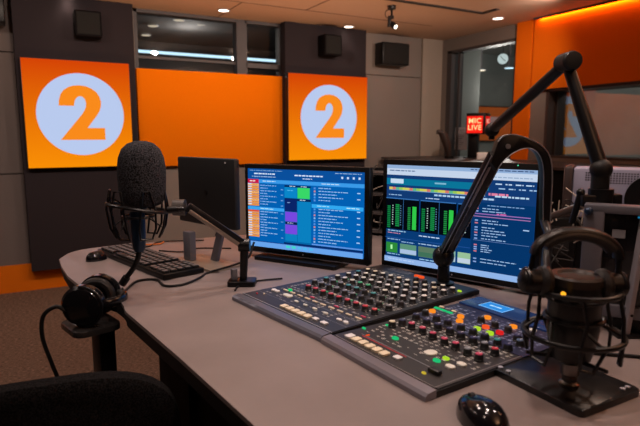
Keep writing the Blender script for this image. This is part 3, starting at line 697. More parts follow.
def pic_right(w, h):
    p = Pic(w, h); a = p.a
    a(0, 0, 1, 1, '083a74'); a(0, 0, 1, 0.035, '90aed6'); a(0, 0.035, 1, 0.10, 'c4d4ea'); p.text(0.02, 0.05, 0.2, '6078a0', 0.015, 1); p.text(0.70, 0.07, 0.28, '90a8c8', 0.012, 2); p.text(0.6, 0.01, 0.38, '304878', 0.012, 3)
    a(0, 0.10, 1, 0.33, '123a72'); a(0.0, 0.135, 0.72, 0.20, '0a7498'); a(0.03, 0.140, 0.13, 0.185, 'c8dcf0'); a(0.66, 0.145, 0.71, 0.19, '20b8a8'); a(0.36, 0.155, 0.44, 0.17, '80b8d0')
    for k in range(26):
        a(0.02+0.026*k, 0.225, 0.046+0.026*k, 0.25, ['d8c860', '98c858', 'd87868', 'c8d058', '60b888'][(k*7) % 5])
    a(0.02, 0.25, 0.7, 0.257, '6090c8'); p.text(0.36, 0.27, 0.4, 'b0d0f0', 0.022, 4); p.text(0.72, 0.22, 0.12, 'e080a0', 0.03, 5); p.text(0.76, 0.24, 0.2, 'b8d8f0', 0.02, 6)
    for k in range(4): p.text(0.76+0.06*k, 0.13, 0.045, 'c0dcf8', 0.014, 7+k); p.text(0.78+0.06*k, 0.17, 0.04, 'a0c4e8', 0.014, 17+k)
    p.text(0.02, 0.30, 0.1, 'a0c8f0', 0.01, 11); p.text(0.3, 0.31, 0.1, 'c8e0ff', 0.01, 12)
    for i, u in enumerate((0.0, 0.265, 0.53)):
        a(u, 0.34, u+0.255 if i < 2 else 0.62, 0.66, '040810')
        a(u, 0.335, u+0.25 if i < 2 else 0.62, 0.345, '3870b0')
        for (x, wd, v0, col) in ((0.01, 0.025, 0.42, '108040'), (0.075, 0.03, 0.40, '189048'), (0.170, 0.022, 0.42, '208c40'), (0.205, 0.030, 0.41, '30c848')):
            if u+x > 0.58: continue
            for k in range(12):
                vv = v0+0.0195*k
                if vv < 0.64: a(u+x, vv, u+x+wd, vv+(0.013 if wd < 0.03 or x < 0.1 else 0.0196), col)
        for k in range(9): a(u+0.05, 0.41+0.024*k, u+0.058, 0.42+0.024*k, 'b0c8c0'); a(u+0.112, 0.41+0.024*k, u+0.120, 0.42+0.024*k, '5880a0')
        a(u+0.135, 0.34, u+0.138, 0.66, '3068a0')
    p.text(0.02, 0.67, 0.14, 'a0d0f0', 0.012, 14); p.text(0.26, 0.69, 0.15, 'c8e0ff', 0.012, 15); p.text(0.02, 0.695, 0.1, 'd890a8', 0.009, 16)
    a(0, 0.745, 0.62, 0.75, '2858a0'); p.text(0.02, 0.76, 0.1, '90b8e0', 0.012, 18); p.text(0.13, 0.775, 0.1, '90b8e0', 0.012, 19); p.text(0.26, 0.77, 0.16, 'a8c8e8', 0.012, 23)
    for i, u in enumerate((0.01, 0.12, 0.26, 0.40, 0.54)):
        wd = 0.09 if i == 0 else 0.125
        a(u, 0.80, u+wd, 0.905, ['2c8838', '5a9078', '5a7860', '88b0a0', '98c098'][i]); a(u, 0.855, u+wd, 0.90, ['2c8838', 'a8c0e0', '407058', 'b0c8d8', 'c0d0e0'][i])
    a(0.045, 0.825, 0.06, 0.87, 'b0ffb0')
    p.text(0.02, 0.915, 0.1, 'a0d0f0', 0.01, 24); p.text(0.27, 0.925, 0.13, 'a0d0f0', 0.012, 25)
    a(0.625, 0.31, 1, 0.945, '053468'); p.text(0.72, 0.33, 0.22, '80a8d8', 0.010, 30)
    for k, (v, l) in enumerate(((0.36, 0.1), (0.385, 0.14), (0.47, 0.1), (0.495, 0.16), (0.535, 0.08), (0.56, 0.14), (0.585, 0.15), (0.61, 0.1), (0.64, 0.15), (0.70, 0.05), (0.72, 0.05), (0.74, 0.07), (0.76, 0.06), (0.83, 0.22), (0.86, 0.16))):
        a(0.645, v, 0.665, v+0.012, '88a8e0' if k % 3 else 'd07888'); p.text(0.69, v, l, 'a0c4ec', 0.010, 31+k)
    a(0.64, 0.41, 0.98, 0.418, 'a070b8'); a(0.64, 0.435, 0.98, 0.442, 'b078b0'); p.text(0.78, 0.40, 0.06, 'e068a8', 0.012, 50); a(0.64, 0.66, 0.98, 0.663, '7090c8'); a(0.94, 0.52, 0.975, 0.53, 'a8c8f0'); a(0.93, 0.865, 0.975, 0.875, 'a8c8f0')
    a(0, 0.945, 1, 1, '90b4e8'); a(0.42, 0.958, 0.44, 0.985, 'd05858'); a(0.45, 0.958, 0.48, 0.985, '40c0b0'); p.text(0.03, 0.965, 0.2, 'b8d0f4', 0.012, 60)
    return p
def monitor(x, y, zb, yaw, w, h, label, picf, es, bz=0.016, bb=0.018, foot=(0.30, 0.20)):
    """yaw: direction the screen faces"""
    t = thing('computer_monitor', label, 'monitor', (x, y, DZ), yaw + PI/2, 'studio desk monitors')
    z0 = zb-DZ
    m = MB(); m.box((0, 0.018, z0+h/2), (w, 0.036, h), bev=0.003)
    m.box((0, 0.045, z0+h/2), (w*0.6, 0.02, h*0.6), bev=0.004); m.build('casing', BLK, t)
    sw, sh = w-2*bz, h-bz-bb
    p = picf(sw, sh); scr = p.build(t, display('display_'+label[:4], es), -0.0008); scr.location = (0, 0, z0+bb)
    m = MB(); m.cyl((w*0.09*0, -0.0012, z0+bb/2), (0, -0.002, z0+bb/2), 0.003, n=12); m.build('brand_dot', ALU, t)
    m = MB(); m.box((0, -0.001, z0+0.002), (w*0.97, 0.002, 0.0025)); m.build('lower_trim', SIL, t, smooth=False)
    m = MB(); m.box((0, 0.075, z0/2+0.10), (0.09, 0.02, 0.20), bev=0.003); m.box((0, 0.065, 0.16), (0.09, 0.03, 0.06)); m.build('neck', BLK, t)
    return t
monL = monitor(0.905, 1.779, 0.840, R(211.6), 0.54, 0.350, 'left desk monitor, its blue screen beside an orange list', pic_left, 1.0, 0.017, 0.026)
monR = monitor(1.220, 1.310, 0.832, R(201.8), 0.555, 0.386, 'larger right desk monitor with green level meters on its screen', pic_right, 1.0, 0.019, 0.024)
# feet: flat black plates (the left one reaches out in front)
m = MB(); m.prism(rrect(-0.20, -0.045, 0.16, 0.11, 0.01), 0.0, 0.014, bev=0.003); m.build('foot', BLK, monL)
m = MB(); m.prism(rrect(-0.14, 0.035, 0.14, 0.16, 0.01), 0.0, 0.012, bev=0.003); m.build('foot', BLK, monR)
m = MB(); m.cyl((0.20, -0.001, 0.392), (0.20, -0.002, 0.392), 0.002, n=10); m.build('indicator_light', emis('led_green', (0.1, 0.8, 0.4), 1.0), monR)

# guest monitor seen from behind, on a grey stand
t = thing('guest_monitor', 'black guest monitor seen from behind beside the foam microphone', 'monitor', (0.585, 1.94, DZ), R(198.8)+PI/2)
m = MB(); m.box((-0.008, 0.012, 0.273), (0.352, 0.026, 0.253), bev=0.007); m.build('back_cover', mat('satin_black', (0.011, 0.011, 0.012), 0.5), t)
m = MB(); m.cyl((0, -0.002, 0.273), (0, -0.0035, 0.273), 0.008); m.build('badge', BLKM, t)
m = MB(); m.cyl((0.12, -0.002, 0.385), (0.12, -0.003, 0.385), 0.003, n=10); m.build('indicator_light', CAP['pale'], t)
m = MB(); m.tube([(0.02, 0.03, 0.18), (0.02, 0.055, 0.13), (-0.01, 0.06, 0.10)], 0.016); m.build('swivel_joint', BLKM, t)
m = MB(); m.box((-0.075, -0.03, 0.065), (0.045, 0.028, 0.11), bev=0.003); m.build('support_post', mat('post_grey', (0.16, 0.16, 0.19), 0.5, 0.3), t)
m = MB(); m.prism([(-0.02, 0.0), (0.02, 0.0), (0.07, 0.14), (0.035, 0.14)], -0.006, 0.006, Matrix.Translation((0, 0.03, 0.008)) @ Matrix.Rotation(R(90), 4, 'X')); m.build('slanted_brace', MATS['post_grey'], t)
m = MB(); m.prism(rrect(-0.14, -0.075, 0.13, 0.06, 0.015), 0.0, 0.009, bev=0.002); m.build('base_plate', mat('plate_tan', (0.35, 0.28, 0.22), 0.4, 0.4), t)

# ------------------------------------------------------------------ keyboard and small mouse
kd = Vector((0.149, -0.582)).normalized(); ka = math.atan2(kd.y, kd.x)
t = thing('keyboard', 'full-size black keyboard with a number pad under the foam microphone', 'keyboard', (0.386, 2.075, DZ), ka)
m = MB(); m.box((0, 0, 0.010), (0.575, 0.155, 0.020), bev=0.004); m.build('case', BLK, t)
KEY = mat('key_black', (0.010, 0.010, 0.010), 0.5); KEYT = mat('key_top', (0.12, 0.115, 0.12), 0.5)
kk = None; x0 = -0.272; n = 0
for row in range(5):
    for c in range(19):
        if c == 14: continue
        x = x0+0.0140+0.0293*c*0.985; y = -0.058+0.028*row
        if row == 0 and 3 < c < 8: continue
        if kk is None:
            m = MB(); m.box((0, 0, 0.004), (0.024, 0.023, 0.008), bev=0.002); m.idx = 1; m.box((0, 0, 0.0082), (0.018, 0.017, 0.001)); kk = m.build('key', [KEY, KEYT], t); o = kk
        else:
            o = kk.copy(); S.collection.objects.link(o); o.parent = t
        o.location = (x, y, 0.0202); n += 1
m = MB(); m.box((-0.07, -0.058, 0.0245), (0.108, 0.023, 0.0085), bev=0.002); m.build('space_bar', KEY, t)

def mouse(loc, rz, w, l, label, hz=0.036, wheel=True):
    t = thing('computer_mouse', label, 'mouse', loc, rz)
    prof = []
    m = MB(); n = 20; k = 8; rings = []
    for j in range(k+1):
        a = PI/2*j/k; rr = math.cos(a)**0.6 if j < k else 0; zz = hz*math.sin(a)
        if j == k: rings.append([m.bm.verts.new((0, 0.006, hz))])
        else: rings.append([m.bm.verts.new((w/2*rr*math.cos(2*PI*i/n)*(1-0.10*math.sin(2*PI*i/n)), l/2*rr*math.sin(2*PI*i/n)+0.006*j/k, zz*(1-0.12*math.sin(2*PI*i/n)))) for i in range(n)])
    for a_, b_ in zip(rings, rings[1:]):
        for i in range(n):
            if len(b_) == 1: m.bm.faces.new((a_[i], a_[(i+1) % n], b_[0]))
            else: m.bm.faces.new((a_[i], a_[(i+1) % n], b_[(i+1) % n], b_[i]))
    m.bm.faces.new(rings[0][::-1])
    m.build('shell', BLKG, t)
    if wheel:
        m = MB(); m.cyl((-0.004, l*0.27, hz*0.70), (0.004, l*0.27, hz*0.70), 0.009, n=16); m.build('scroll_wheel', RUB, t)
        m = MB(); m.tube([(0, l*0.47, hz*0.35), (0, l*0.40, hz*0.62), (0, l*0.30, hz*0.80)], 0.0012, 6); m.build('button_gap', RUB, t)
    return t
mouse((0.222, 2.215, DZ), R(120), 0.062, 0.085, 'small black mouse by the far left end of the desk', 0.034)
mouse((0.648, 0.612, DZ), R(-14), 0.074, 0.122, 'glossy black mouse in front of the right console bank', 0.040)

# ------------------------------------------------------------------ left microphone with foam and spider mount
CR = Vector((math.cos(R(28.8)), -math.sin(R(28.8)), 0)); CF = Vector((math.sin(R(28.8)), math.cos(R(28.8)), 0))
AZ = math.atan2(CR.y, CR.x)
t = thing('foam_microphone', 'studio microphone with round grey foam windshield in a spider mount', 'microphone', (0.294, 1.662, 0.0), AZ)
zt = 1.284
m = MB()
prof = []
for (r, z) in ((0.0, 1.090), (0.040, 1.091), (0.055, 1.098), (0.064, 1.115), (0.068, 1.140), (0.0695, 1.175), (0.0695, 1.205), (0.065, 1.236), (0.055, 1.261), (0.038, 1.277), (0.018, 1.284), (0, 1.285)): prof.append((r*1.0, z))
m.lathe(prof, (0.013, 0, 0), 36); m.build('foam_windshield', FOAM, t)
BLUE = mat('blue_lit_body', (0.014, 0.035, 0.075), 0.3, 0.4)  # blue light falling on the body is put into its colour
m = MB(); m.lathe([(0.014, 0.952), (0.019, 0.965), (0.0215, 1.00), (0.0215, 1.075), (0.030, 1.085), (0.030, 1.10)], (-0.006, 0, 0), 24); m.build('microphone_body', BLUE, t)
m = MB(); m.tube(spline([(-0.006, 0, 0.955), (-0.012, 0, 0.93), (-0.030, 0, 0.895), (-0.052, 0.004, 0.868)]), 0.008, 10, rs=None); m.cyl((-0.050, 0.004, 0.870), (-0.066, 0.006, 0.848), 0.012); m.build('cable_plug', RUB, t)
m = MB(); m.ring((-0.004, 0, 1.086), 0.088, 0.0055, axis=(0.16, 0.1, 1)); m.build('outer_ring', BLKM, t)
m = MB(); m.ring((-0.004, 0, 1.060), 0.045, 0.004); m.ring((-0.004, 0, 1.100), 0.045, 0.004); m.build('inner_ring', BLKM, t)
for k in range(6):          # wire brackets above and below the ring
    a = 2*PI*k/6 + 0.15
    def pt(r, da, z): return (-0.004+r*math.cos(a+da), r*math.sin(a+da), z)
    m = MB(); m.tube([pt(0.088, -0.26, 1.085), pt(0.082, -0.16, 1.140), pt(0.078, 0.10, 1.140), pt(0.088, 0.24, 1.085), pt(0.080, 0.30, 1.030), pt(0.064, 0.28, 0.998), pt(0.064, -0.28, 0.998), pt(0.080, -0.32, 1.030)], 0.0034, 8, closed=True); m.build('wire_bracket', BLKM, t)
for k in range(8):
    a = 2*PI*k/8+0.2
    m = MB(); m.tube([(-0.004+0.045*math.cos(a), 0.045*math.sin(a), 1.06 if k % 2 else 1.10), (-0.004+0.082*math.cos(a+0.3), 0.082*math.sin(a+0.3), 1.03 if k % 2 else 1.125)], 0.002, 6); m.build('elastic_cord', RUB, t)
m = MB(); m.tube([(0.082, 0.0, 1.078), (0.108, 0.002, 1.080), (0.135, 0.004, 1.081)], 0.009, 12, rs=[0.011, 0.011, 0.007]); m.ring((0.118, 0.003, 1.080), 0.008, 0.003, axis=(1, 0, 0), n=16); m.build('swivel_stem', BLKM, t)
# its desk arm
P0 = Vector((0.405, 1.641, 1.082)); P1 = Vector((0.440, 1.632, 1.078)); P2 = Vector((0.606, 1.609, 0.950))
t = thing('microphone_arm', 'low grey desk arm holding the foam microphone', 'microphone arm', (0.597, 1.612, DZ))
o0 = Vector(t.location)
def L(p): return Vector(p) - o0
m = MB(); ax = Vector((CR.x, CR.y, 0)); m.tube([L(P0)-ax*0.014, L(P0)+ax*0.022], 0.025, 24, rs=[0.025, 0.025]); m.build('joint_head', mat('joint_grey', (0.10, 0.09, 0.085), 0.4, 0.5), t)
d = (P2-P1).normalized(); q = Vector((0, 0, 1)) - d*d.z; q.normalize()
side = d.cross(q)
def bar(a, b, w_, h_, name, mt):
    d = (b-a); ln = d.length; d.normalize(); up = (Vector((0, 0, 1))-d*d.z).normalized(); sd = d.cross(up)
    M = frameM(a+(b-a)/2, d, sd, up)
    m = MB(); m.box((0, 0, 0), (ln, w_, h_), M=M, bev=min(w_, h_)*0.2); return m, M
m, M = bar(L(P1)-d*0.01, L(P2), 0.024, 0.030, '', None); m.build('beam', mat('arm_dark', (0.022, 0.021, 0.024), 0.35, 0.6), t)
m, M = bar(L(P1)-q*0.008, L(P2)-q*0.008, 0.0262, 0.0135, '', None); m.build('beam_rail', mat('rail_tan', (0.38, 0.32, 0.28), 0.35, 0.7), t)
m = MB(); m.tube([L(P2)-ax*0.018, L(P2)+ax*0.018], 0.021, 24); m.build('lower_joint', BLKM, t)
m = MB(); m.cyl((0.004, 0, 0.012), L(P2)+Vector((0, 0, -0.005)), 0.012, 0.014); m.build('pole', BLKM, t)
m = MB(); m.prism(rrect(-0.045, -0.035, 0.045, 0.035, 0.012), 0.0, 0.016, Matrix.Rotation(AZ, 4, 'Z'), bev=0.003); m.build('desk_clamp', BLKM, t)
m = MB(); m.box(tuple(-ax*0.026 + Vector((0, 0, 0.034))), (0.018, 0.018, 0.036), bev=0.002); m.build('clamp_block', MATS['post_grey'], t)

# ------------------------------------------------------------------ second low arm with the bent hood
# drawn in the upright plane the arm swings in: a = along, z = height; the plane leans towards the presenter
B0 = Vector((1.140, 1.262, 0.835)); B1 = Vector((1.133, 1.258, 0.925))
t = thing('curved_microphone_arm', 'black low-profile microphone arm bending over the right monitor', 'microphone arm', tuple(B0))
o0 = B0
m = MB(); m.lathe([(0.034, 0), (0.034, 0.006), (0.020, 0.010), (0.018, 0.07)], (0, 0, 0), 24); m.build('post', BLKM, t)
m = MB(); m.ball(tuple(L(B1)), 0.034, 24); m.build('lower_joint', BLKM, t)
out_ = [(0.449, 1.285), (0.4580, 1.2955), (0.468, 1.3003), (0.4831, 1.3028), (0.5037, 1.299), (0.527, 1.2915), (0.5479, 1.2826), (0.5665, 1.2687), (0.5803, 1.251), (0.5883, 1.2255), (0.5919, 1.1869), (0.5925, 1.1351), (0.5934, 1.0775)]
inn_ = [(0.5752, 1.0775), (0.5718, 1.1351), (0.57, 1.1869), (0.567, 1.2178), (0.5605, 1.2408), (0.5492, 1.2586), (0.5334, 1.2675), (0.5155, 1.2675), (0.4955, 1.2598), (0.4782, 1.2484), (0.4612, 1.2306), (0.4493, 1.2101)]
PM = frameM(CF*1.38 - o0, CR, Vector((0, 0, 1)), -CF)
so = [(p.x, p.y) for p in spline([(a, b, 0) for a, b in out_], 4)]; si = [(p.x, p.y) for p in spline([(a, b, 0) for a, b in inn_], 4)]
m = MB(); m.prism(so+si+[(0.4330, 1.232)], -0.014, 0.014, PM, bev=0.003); m.build('bent_hood', BLKM, t)
m = MB(); m.tube([PM @ Vector((a, b, 0.014)) for a, b in so], 0.0018, 6); m.build('hood_trim', SIL, t)
m = MB(); m.tube([PM @ Vector((a, b, 0.014)) for a, b in si], 0.0013, 6); m.build('hood_trim', SIL, t)
T0 = PM @ Vector((0.452, 1.256, 0.0)) + o0
dd = (T0-B1).normalized(); up = (Vector((0, 0, 1))-dd*dd.z).normalized(); sd = dd.cross(up)
m, M = bar(L(B1)+dd*0.02, L(T0), 0.041, 0.020, '', None); m.build('beam', BLKM, t)
for s_ in (-1, 0.35, 1):
    m, M = bar(L(B1)+dd*0.03+sd*s_*0.019-up*0.0105, L(T0)+sd*s_*0.019-up*0.0105, 0.0022, 0.003, '', None); m.build('edge_rail', SIL, t)
m, M = bar(L(B1)+dd*0.24-up*0.0095+sd*0.008, L(T0)-dd*0.04-up*0.0095+sd*0.008, 0.008, 0.004, '', None); m.build('spring_slot', mat('rail_tan', (0.38, 0.32, 0.28), 0.35, 0.7), t)
m = MB(); c_ = PM @ Vector((0.474, 1.273, 0.014)); m.cyl(c_, c_-CF*0.006, 0.006, n=14); m.build('hinge_bolt', SIL, t)
m = MB(); m.tube(spline([PM @ Vector((0.584, 1.08, 0)), L((1.135, 0.880, 1.05)), L((1.08, 0.84, 1.00)), L((0.975, 0.745, 0.965))], 8), 0.011, 12); m.build('drop_tube', BLKM, t)

# ------------------------------------------------------------------ tall boom arm
Q0 = Vector((1.291, 0.858, 1.215)); Q1 = Vector((1.276, 0.966, 1.492)); Q2 = Vector((1.375, 1.311, 1.319))
t = thing('boom_arm', 'tall jointed black boom arm reaching up at right', 'microphone arm', (1.293, 0.855, DZ))
o0 = Vector(t.location)
m = MB(); m.cyl((0, 0, 0.0), (0, 0, 0.012), 0.05); m.cyl((0, 0, 0.012), (0, 0, 0.30), 0.016); m.build('column', BLKM, t)
m = MB(); m.cyl((0, 0, 0.28), (0, 0, 0.345), 0.030); m.box((-0.012, 0, 0.315), (0.09, 0.03, 0.03), AZ, bev=0.004); m.box((0.02, -0.01, 0.305), (0.05, 0.04, 0.055), AZ, bev=0.004); m.build('clamp', BLKM, t)
m = MB(); m.cyl(L(Q0)-ax*0.048-Vector((0, 0, 0.06)), L(Q0)-ax*0.065-Vector((0, 0, 0.14)), 0.008); m.ball(tuple(L(Q0)-ax*0.048-Vector((0, 0, 0.06))), 0.011); m.build('clamp_lever', BLKM, t)
m = MB(); m.cyl(L(Q0)-Vector((0, 0, 0.05)), L(Q0), 0.022); m.ball(tuple(L(Q0)), 0.0275, 24); m.build('shoulder_joint', RUB, t)
m = MB(); m.cyl(L(Q0), L(Q1), 0.0190, 0.0150, 20); m.build('lower_tube', BLKM, t)
m = MB(); m.cyl(L(Q1)-CF*0.030, L(Q1)+CF*0.026, 0.0255, n=28); m.lathe([(0.0255, 0), (0.022, 0.01), (0, 0.013)], tuple(L(Q1)-CF*0.030), 28, axis=-CF); m.build('elbow_joint', RUB, t)
m = MB(); m.cyl(L(Q1), L(Q2), 0.0155, 0.0165, 20); m.build('upper_tube', BLKM, t)
m = MB(); m.ball(tuple(L(Q2)), 0.024, 24); m.build('end_joint', RUB, t)
m = MB(); m.cyl(L(Q2), L(Q2)-Vector((0, 0, 0.032)), 0.010); m.build('end_spigot', BLKM, t)

# ------------------------------------------------------------------ foreground microphone on its plate
MX, MY = 0.872, 0.612
t = thing('plate_microphone_stand', 'flat black base plate with short stalk at lower right', 'microphone stand', (MX, MY, DZ))
m = MB(); m.prism(rrect(-0.066, -0.075, 0.108, 0.145, 0.012), 0.0, 0.013, bev=0.003); m.build('base_plate', mat('plate_black', (0.007, 0.0065, 0.007), 0.3), t)
for x, y in ((-0.052, 0.118), (-0.052, 0.098), (0.09, -0.058), (0.075, -0.058)):
    m = MB(); m.cyl((x, y, 0.013), (x, y, 0.0155), 0.005, n=12); m.build('screw', ALU, t)
m = MB(); m.lathe([(0.018, 0.0131), (0.0185, 0.020), (0.0135, 0.024), (0.0135, 0.034), (0.0165, 0.038), (0.0165, 0.0615)], n=20); m.build('stalk', mat('stalk_grey', (0.20, 0.18, 0.17), 0.22, 0.9), t)
t = thing('condenser_microphone', 'large dark condenser microphone in a shock mount at lower right', 'microphone', (MX, MY, 0), AZ)
m = MB(); m.lathe([(0.024, 0.882), (0.034, 0.890), (0.041, 0.915), (0.0455, 0.945), (0.0465, 1.02), (0.046, 1.035)], (0, 0, 0), 28); m.build('microphone_body', mat('mic_dark', (0.005, 0.005, 0.006), 0.35), t)
m = MB(); m.lathe([(0.0465, 1.032), (0.0475, 1.046), (0.044, 1.050), (0.034, 1.050), (0.030, 1.045), (0, 1.044)], (0, 0, 0), 28); m.build('grille_head', mat('grille_brown', (0.045, 0.036, 0.032), 0.4, 0.4), t)
m = MB(); m.ring((0, 0, 0.938), 0.086, 0.0052); m.build('lower_ring', BLKM, t)
m = MB(); m.ring((0, 0, 1.022), 0.074, 0.005); m.build('upper_ring', BLKM, t)
m = MB(); m.ring((0, 0, 0.968), 0.050, 0.004); m.ring((0, 0, 1.006), 0.050, 0.004); m.build('inner_ring', BLKM, t)
for k in range(6):
    a = 2*PI*k/6+0.25
    def pt(r, da, z): return (r*math.cos(a+da), r*math.sin(a+da), z)
    m = MB(); m.tube([pt(0.075, 0, 1.022), pt(0.082, 0.1, 0.98), pt(0.086, 0, 0.938), pt(0.084, 0.0, 0.90), pt(0.078, 0.30, 0.893), pt(0.086, 0.5, 0.938)], 0.0036, 8); m.build('cage_strut', BLKM, t)
    m = MB(); m.tube([pt(0.046, 0, 0.968), pt(0.085, 0.45, 0.938)], 0.0034, 6); m.build('elastic_cord', RUB, t)
    m = MB(); m.tube([pt(0.046, 0, 1.006), pt(0.074, -0.45, 1.022)], 0.0034, 6); m.build('elastic_cord', RUB, t)
for s_ in (0, 1, 2):
    a = -PI/2+s_*2.1+0.35
    m = MB(); m.tube([(0.080*math.cos(a), 0.080*math.sin(a), 0.895), (0.026*math.cos(a), 0.026*math.sin(a), 0.890)], 0.004, 8); m.build('cage_foot', BLKM, t)
m = MB(); m.cyl((-0.047, -0.052, 1.028), (-0.047, -0.056, 1.028), 0.004, n=12); m.build('indicator_light', emis('led_amber', (1.0, 0.4, 0.02), 1.5), t)

# ------------------------------------------------------------------ headphones
PAD = mat('pad_leather', (0.014, 0.012, 0.012), 0.5, noise=0.2, scale=200)
def headphones(label, loc, rot, rw, ch, cup_r, bw, lean=0.0, padr=0.011, shell=BLKG, ah=0.95):
    """band arch in local xz plane, cups hang at x = +-rw"""
    t = thing('headphones', label, 'headphones', loc, 0, 'closed black studio headphones')
    t.rotation_euler = rot
    arch = [(rw*math.cos(a)*1.0, 0, ch+rw*ah*math.sin(a)) for a in [PI*k/24 for k in range(25)]]
    m = MB(); m.tube(arch, padr*0.6, 12, flat=2.0); m.build('headband', shell, t)
    m = MB(); m.tube([(x*0.95, y, z-padr*0.5) for x, y, z in arch[4:21]], padr, 12, flat=1.3); m.build('headband_pad', PAD, t)
    for s_ in (-1, 1):
        m = MB(); m.tube([(s_*rw, 0, ch+0.01), (s_*(rw+0.004), 0, ch-0.03), (s_*(rw+0.012), 0, ch-0.05)], 0.005, 8); m.tube([(s_*(rw+0.010), cup_r*0.95*math.cos(a), -cup_r*0.95*math.sin(a)*-1+0.0) for a in [PI*k/12 for k in range(13)]], 0.0045, 8); m.build('yoke', BLKM, t)
        m = MB(); m.lathe([(cup_r*0.80, -0.006), (cup_r, 0.0), (cup_r, 0.016), (cup_r*0.86, 0.028), (cup_r*0.55, 0.033), (0, 0.034)], (s_*(rw-0.012), 0, 0), 28, axis=(s_, 0, 0), sx=1.0, sy=1.0); m.build('ear_cup', shell, t)
        m = MB(); m.ring((s_*(rw-0.022), 0, 0), cup_r*0.72, 0.013, axis=(1, 0, 0), n=28, m=10); m.build('ear_pad', PAD, t)
        m = MB(); m.ring((s_*(rw+0.017), 0, 0), cup_r*0.62, 0.0016, axis=(1, 0, 0), n=28, m=6); m.build('cup_ring', SIL, t)
    return t
# on the chair arm: lying on its side, the arch pointing right
E1 = Matrix(((0, 0, 1), (-1, 0, 0), (0, -1, 0))).transposed()
hx = Vector(-CF); hz_ = Vector(CR) + Vector((0, 0, 0.06)); hz_.normalize(); hy = hz_.cross(hx); hx = hy.cross(hz_)
Mh = Matrix((hx, hy, hz_)).transposed()
hp1 = headphones('black headphones lying on the chair armrest at left', (0.148, 1.668, 0.8205), Mh.to_euler(), 0.060, 0.040, 0.061, 0.02)
m = MB()
sp_ = [Vector(p) for p in spline([(0.075, 1.625, 0.812), (0.05, 1.63, 0.825), (0.018, 1.64, 0.80), (0.012, 1.64, 0.74), (0.03, 1.64, 0.66), (0.045, 1.64, 0.60), (0.05, 1.62, 0.54)], 8)]
m.tube(sp_, 0.006, 8); tag(m.build('headphone_cable', RUB), 'black cable dropping from the headphones behind the chair', 'cable')
# over the foreground microphone
hx = Vector((CR.x, CR.y, -0.05)).normalized(); hy = CF.copy(); hz_ = hx.cross(hy)
Mh = Matrix((hx, hy, hz_)).transposed()
headphones('out-of-focus black headphones hung over the condenser microphone', (MX-0.014, MY-0.004, 1.035), Mh.to_euler(), 0.076, 0.050, 0.023, 0.02, padr=0.0125, shell=SAT, ah=0.62)

# ------------------------------------------------------------------ chair
t = thing('office_chair', 'dark fabric office chair pulled up at the near left', 'chair', (-0.045, 1.425, 0), R(14))
def cushion(cx, cy, wx, wy, z0, z1, rot=0, p=4.0):
    m = MB(); n = 48; prof = [(0.86, z0), (0.97, z0+0.012), (1.0, z0+0.03), (1.0, z1-0.025), (0.97, z1-0.008), (0.90, z1-0.001), (0.6, z1), (0.0, z1-0.004)]
    rings = []
    for k, z in prof:
        if k == 0: rings.append([m.bm.verts.new((cx, cy, z))]); continue
        ring = []
        for i in range(n):
            a = 2*PI*i/n; c_, s_ = math.cos(a), math.sin(a)
            rr = (abs(c_)**p + abs(s_)**p)**(-1/p)
            ring.append(m.bm.verts.new((cx+wx*rr*c_*k, cy+wy*rr*s_*k, z)))
        rings.append(ring)
    for a_, b_ in zip(rings, rings[1:]):
        for i in range(n):
            if len(b_) == 1: m.bm.faces.new((a_[i], a_[(i+1) % n], b_[0]))
            else: m.bm.faces.new((a_[i], a_[(i+1) % n], b_[(i+1) % n], b_[i]))
    m.bm.faces.new(rings[0][::-1])
    return m
cushion(0.0, 0.0, 0.25, 0.24, 0.42, 0.52, p=3.2).build('seat', FAB, t)
def back(w_, z0, z1, th):
    m = MB(); n = 56; rings = []
    for k, y in ((0.88, -th/2), (0.97, -th/2+0.008), (1.0, -th/4), (1.0, th/4), (0.97, th/2-0.008), (0.88, th/2)):
        ring = []
        for i in range(n):
            a = 2*PI*i/n; c_, s_ = math.cos(a), math.sin(a); rr = (abs(c_)**2.8+abs(s_)**2.8)**(-1/2.8)
            x = w_/2*rr*c_*k; ring.append(m.bm.verts.new((x, y+0.5*x*x, (z0+z1)/2+(z1-z0)/2*rr*s_*k)))
        rings.append(ring)
    for a_, b_ in zip(rings, rings[1:]):
        for i in range(n): m.bm.faces.new((a_[i], a_[(i+1) % n], b_[(i+1) % n], b_[i]))
    m.bm.faces.new(rings[0][::-1]); m.bm.faces.new(rings[-1]); return m
bk = back(0.50, 0.46, 0.838, 0.06); o = bk.build('backrest', FAB, t); o.location = (-0.005, -0.275, 0); o.rotation_euler = (R(4), 0, R(-22))
m = MB(); m.box((0, -0.26, 0.47), (0.08, 0.04, 0.24), bev=0.01); m.build('back_bracket', BLK, t)
m = MB(); m.cyl((0, 0, 0.10), (0, 0, 0.42), 0.028); m.build('gas_column', BLKM, t)
for k in range(5):
    a = 2*PI*k/5
    m = MB(); m.tube([(0.02*math.cos(a), 0.02*math.sin(a), 0.11), (0.28*math.cos(a), 0.28*math.sin(a), 0.075)], 0.02, 10, rs=[0.024, 0.014]); lg = m.build('leg', BLK, t)
    m = MB(); m.cyl((0.28*math.cos(a)-0.02*math.sin(a), 0.28*math.sin(a)+0.02*math.cos(a), 0.03), (0.28*math.cos(a)+0.02*math.sin(a), 0.28*math.sin(a)-0.02*math.cos(a), 0.03), 0.03); m.tube([(0.28*math.cos(a), 0.28*math.sin(a), 0.03), (0.28*math.cos(a), 0.28*math.sin(a), 0.075)], 0.008, 8); m.build('caster', BLK, lg)
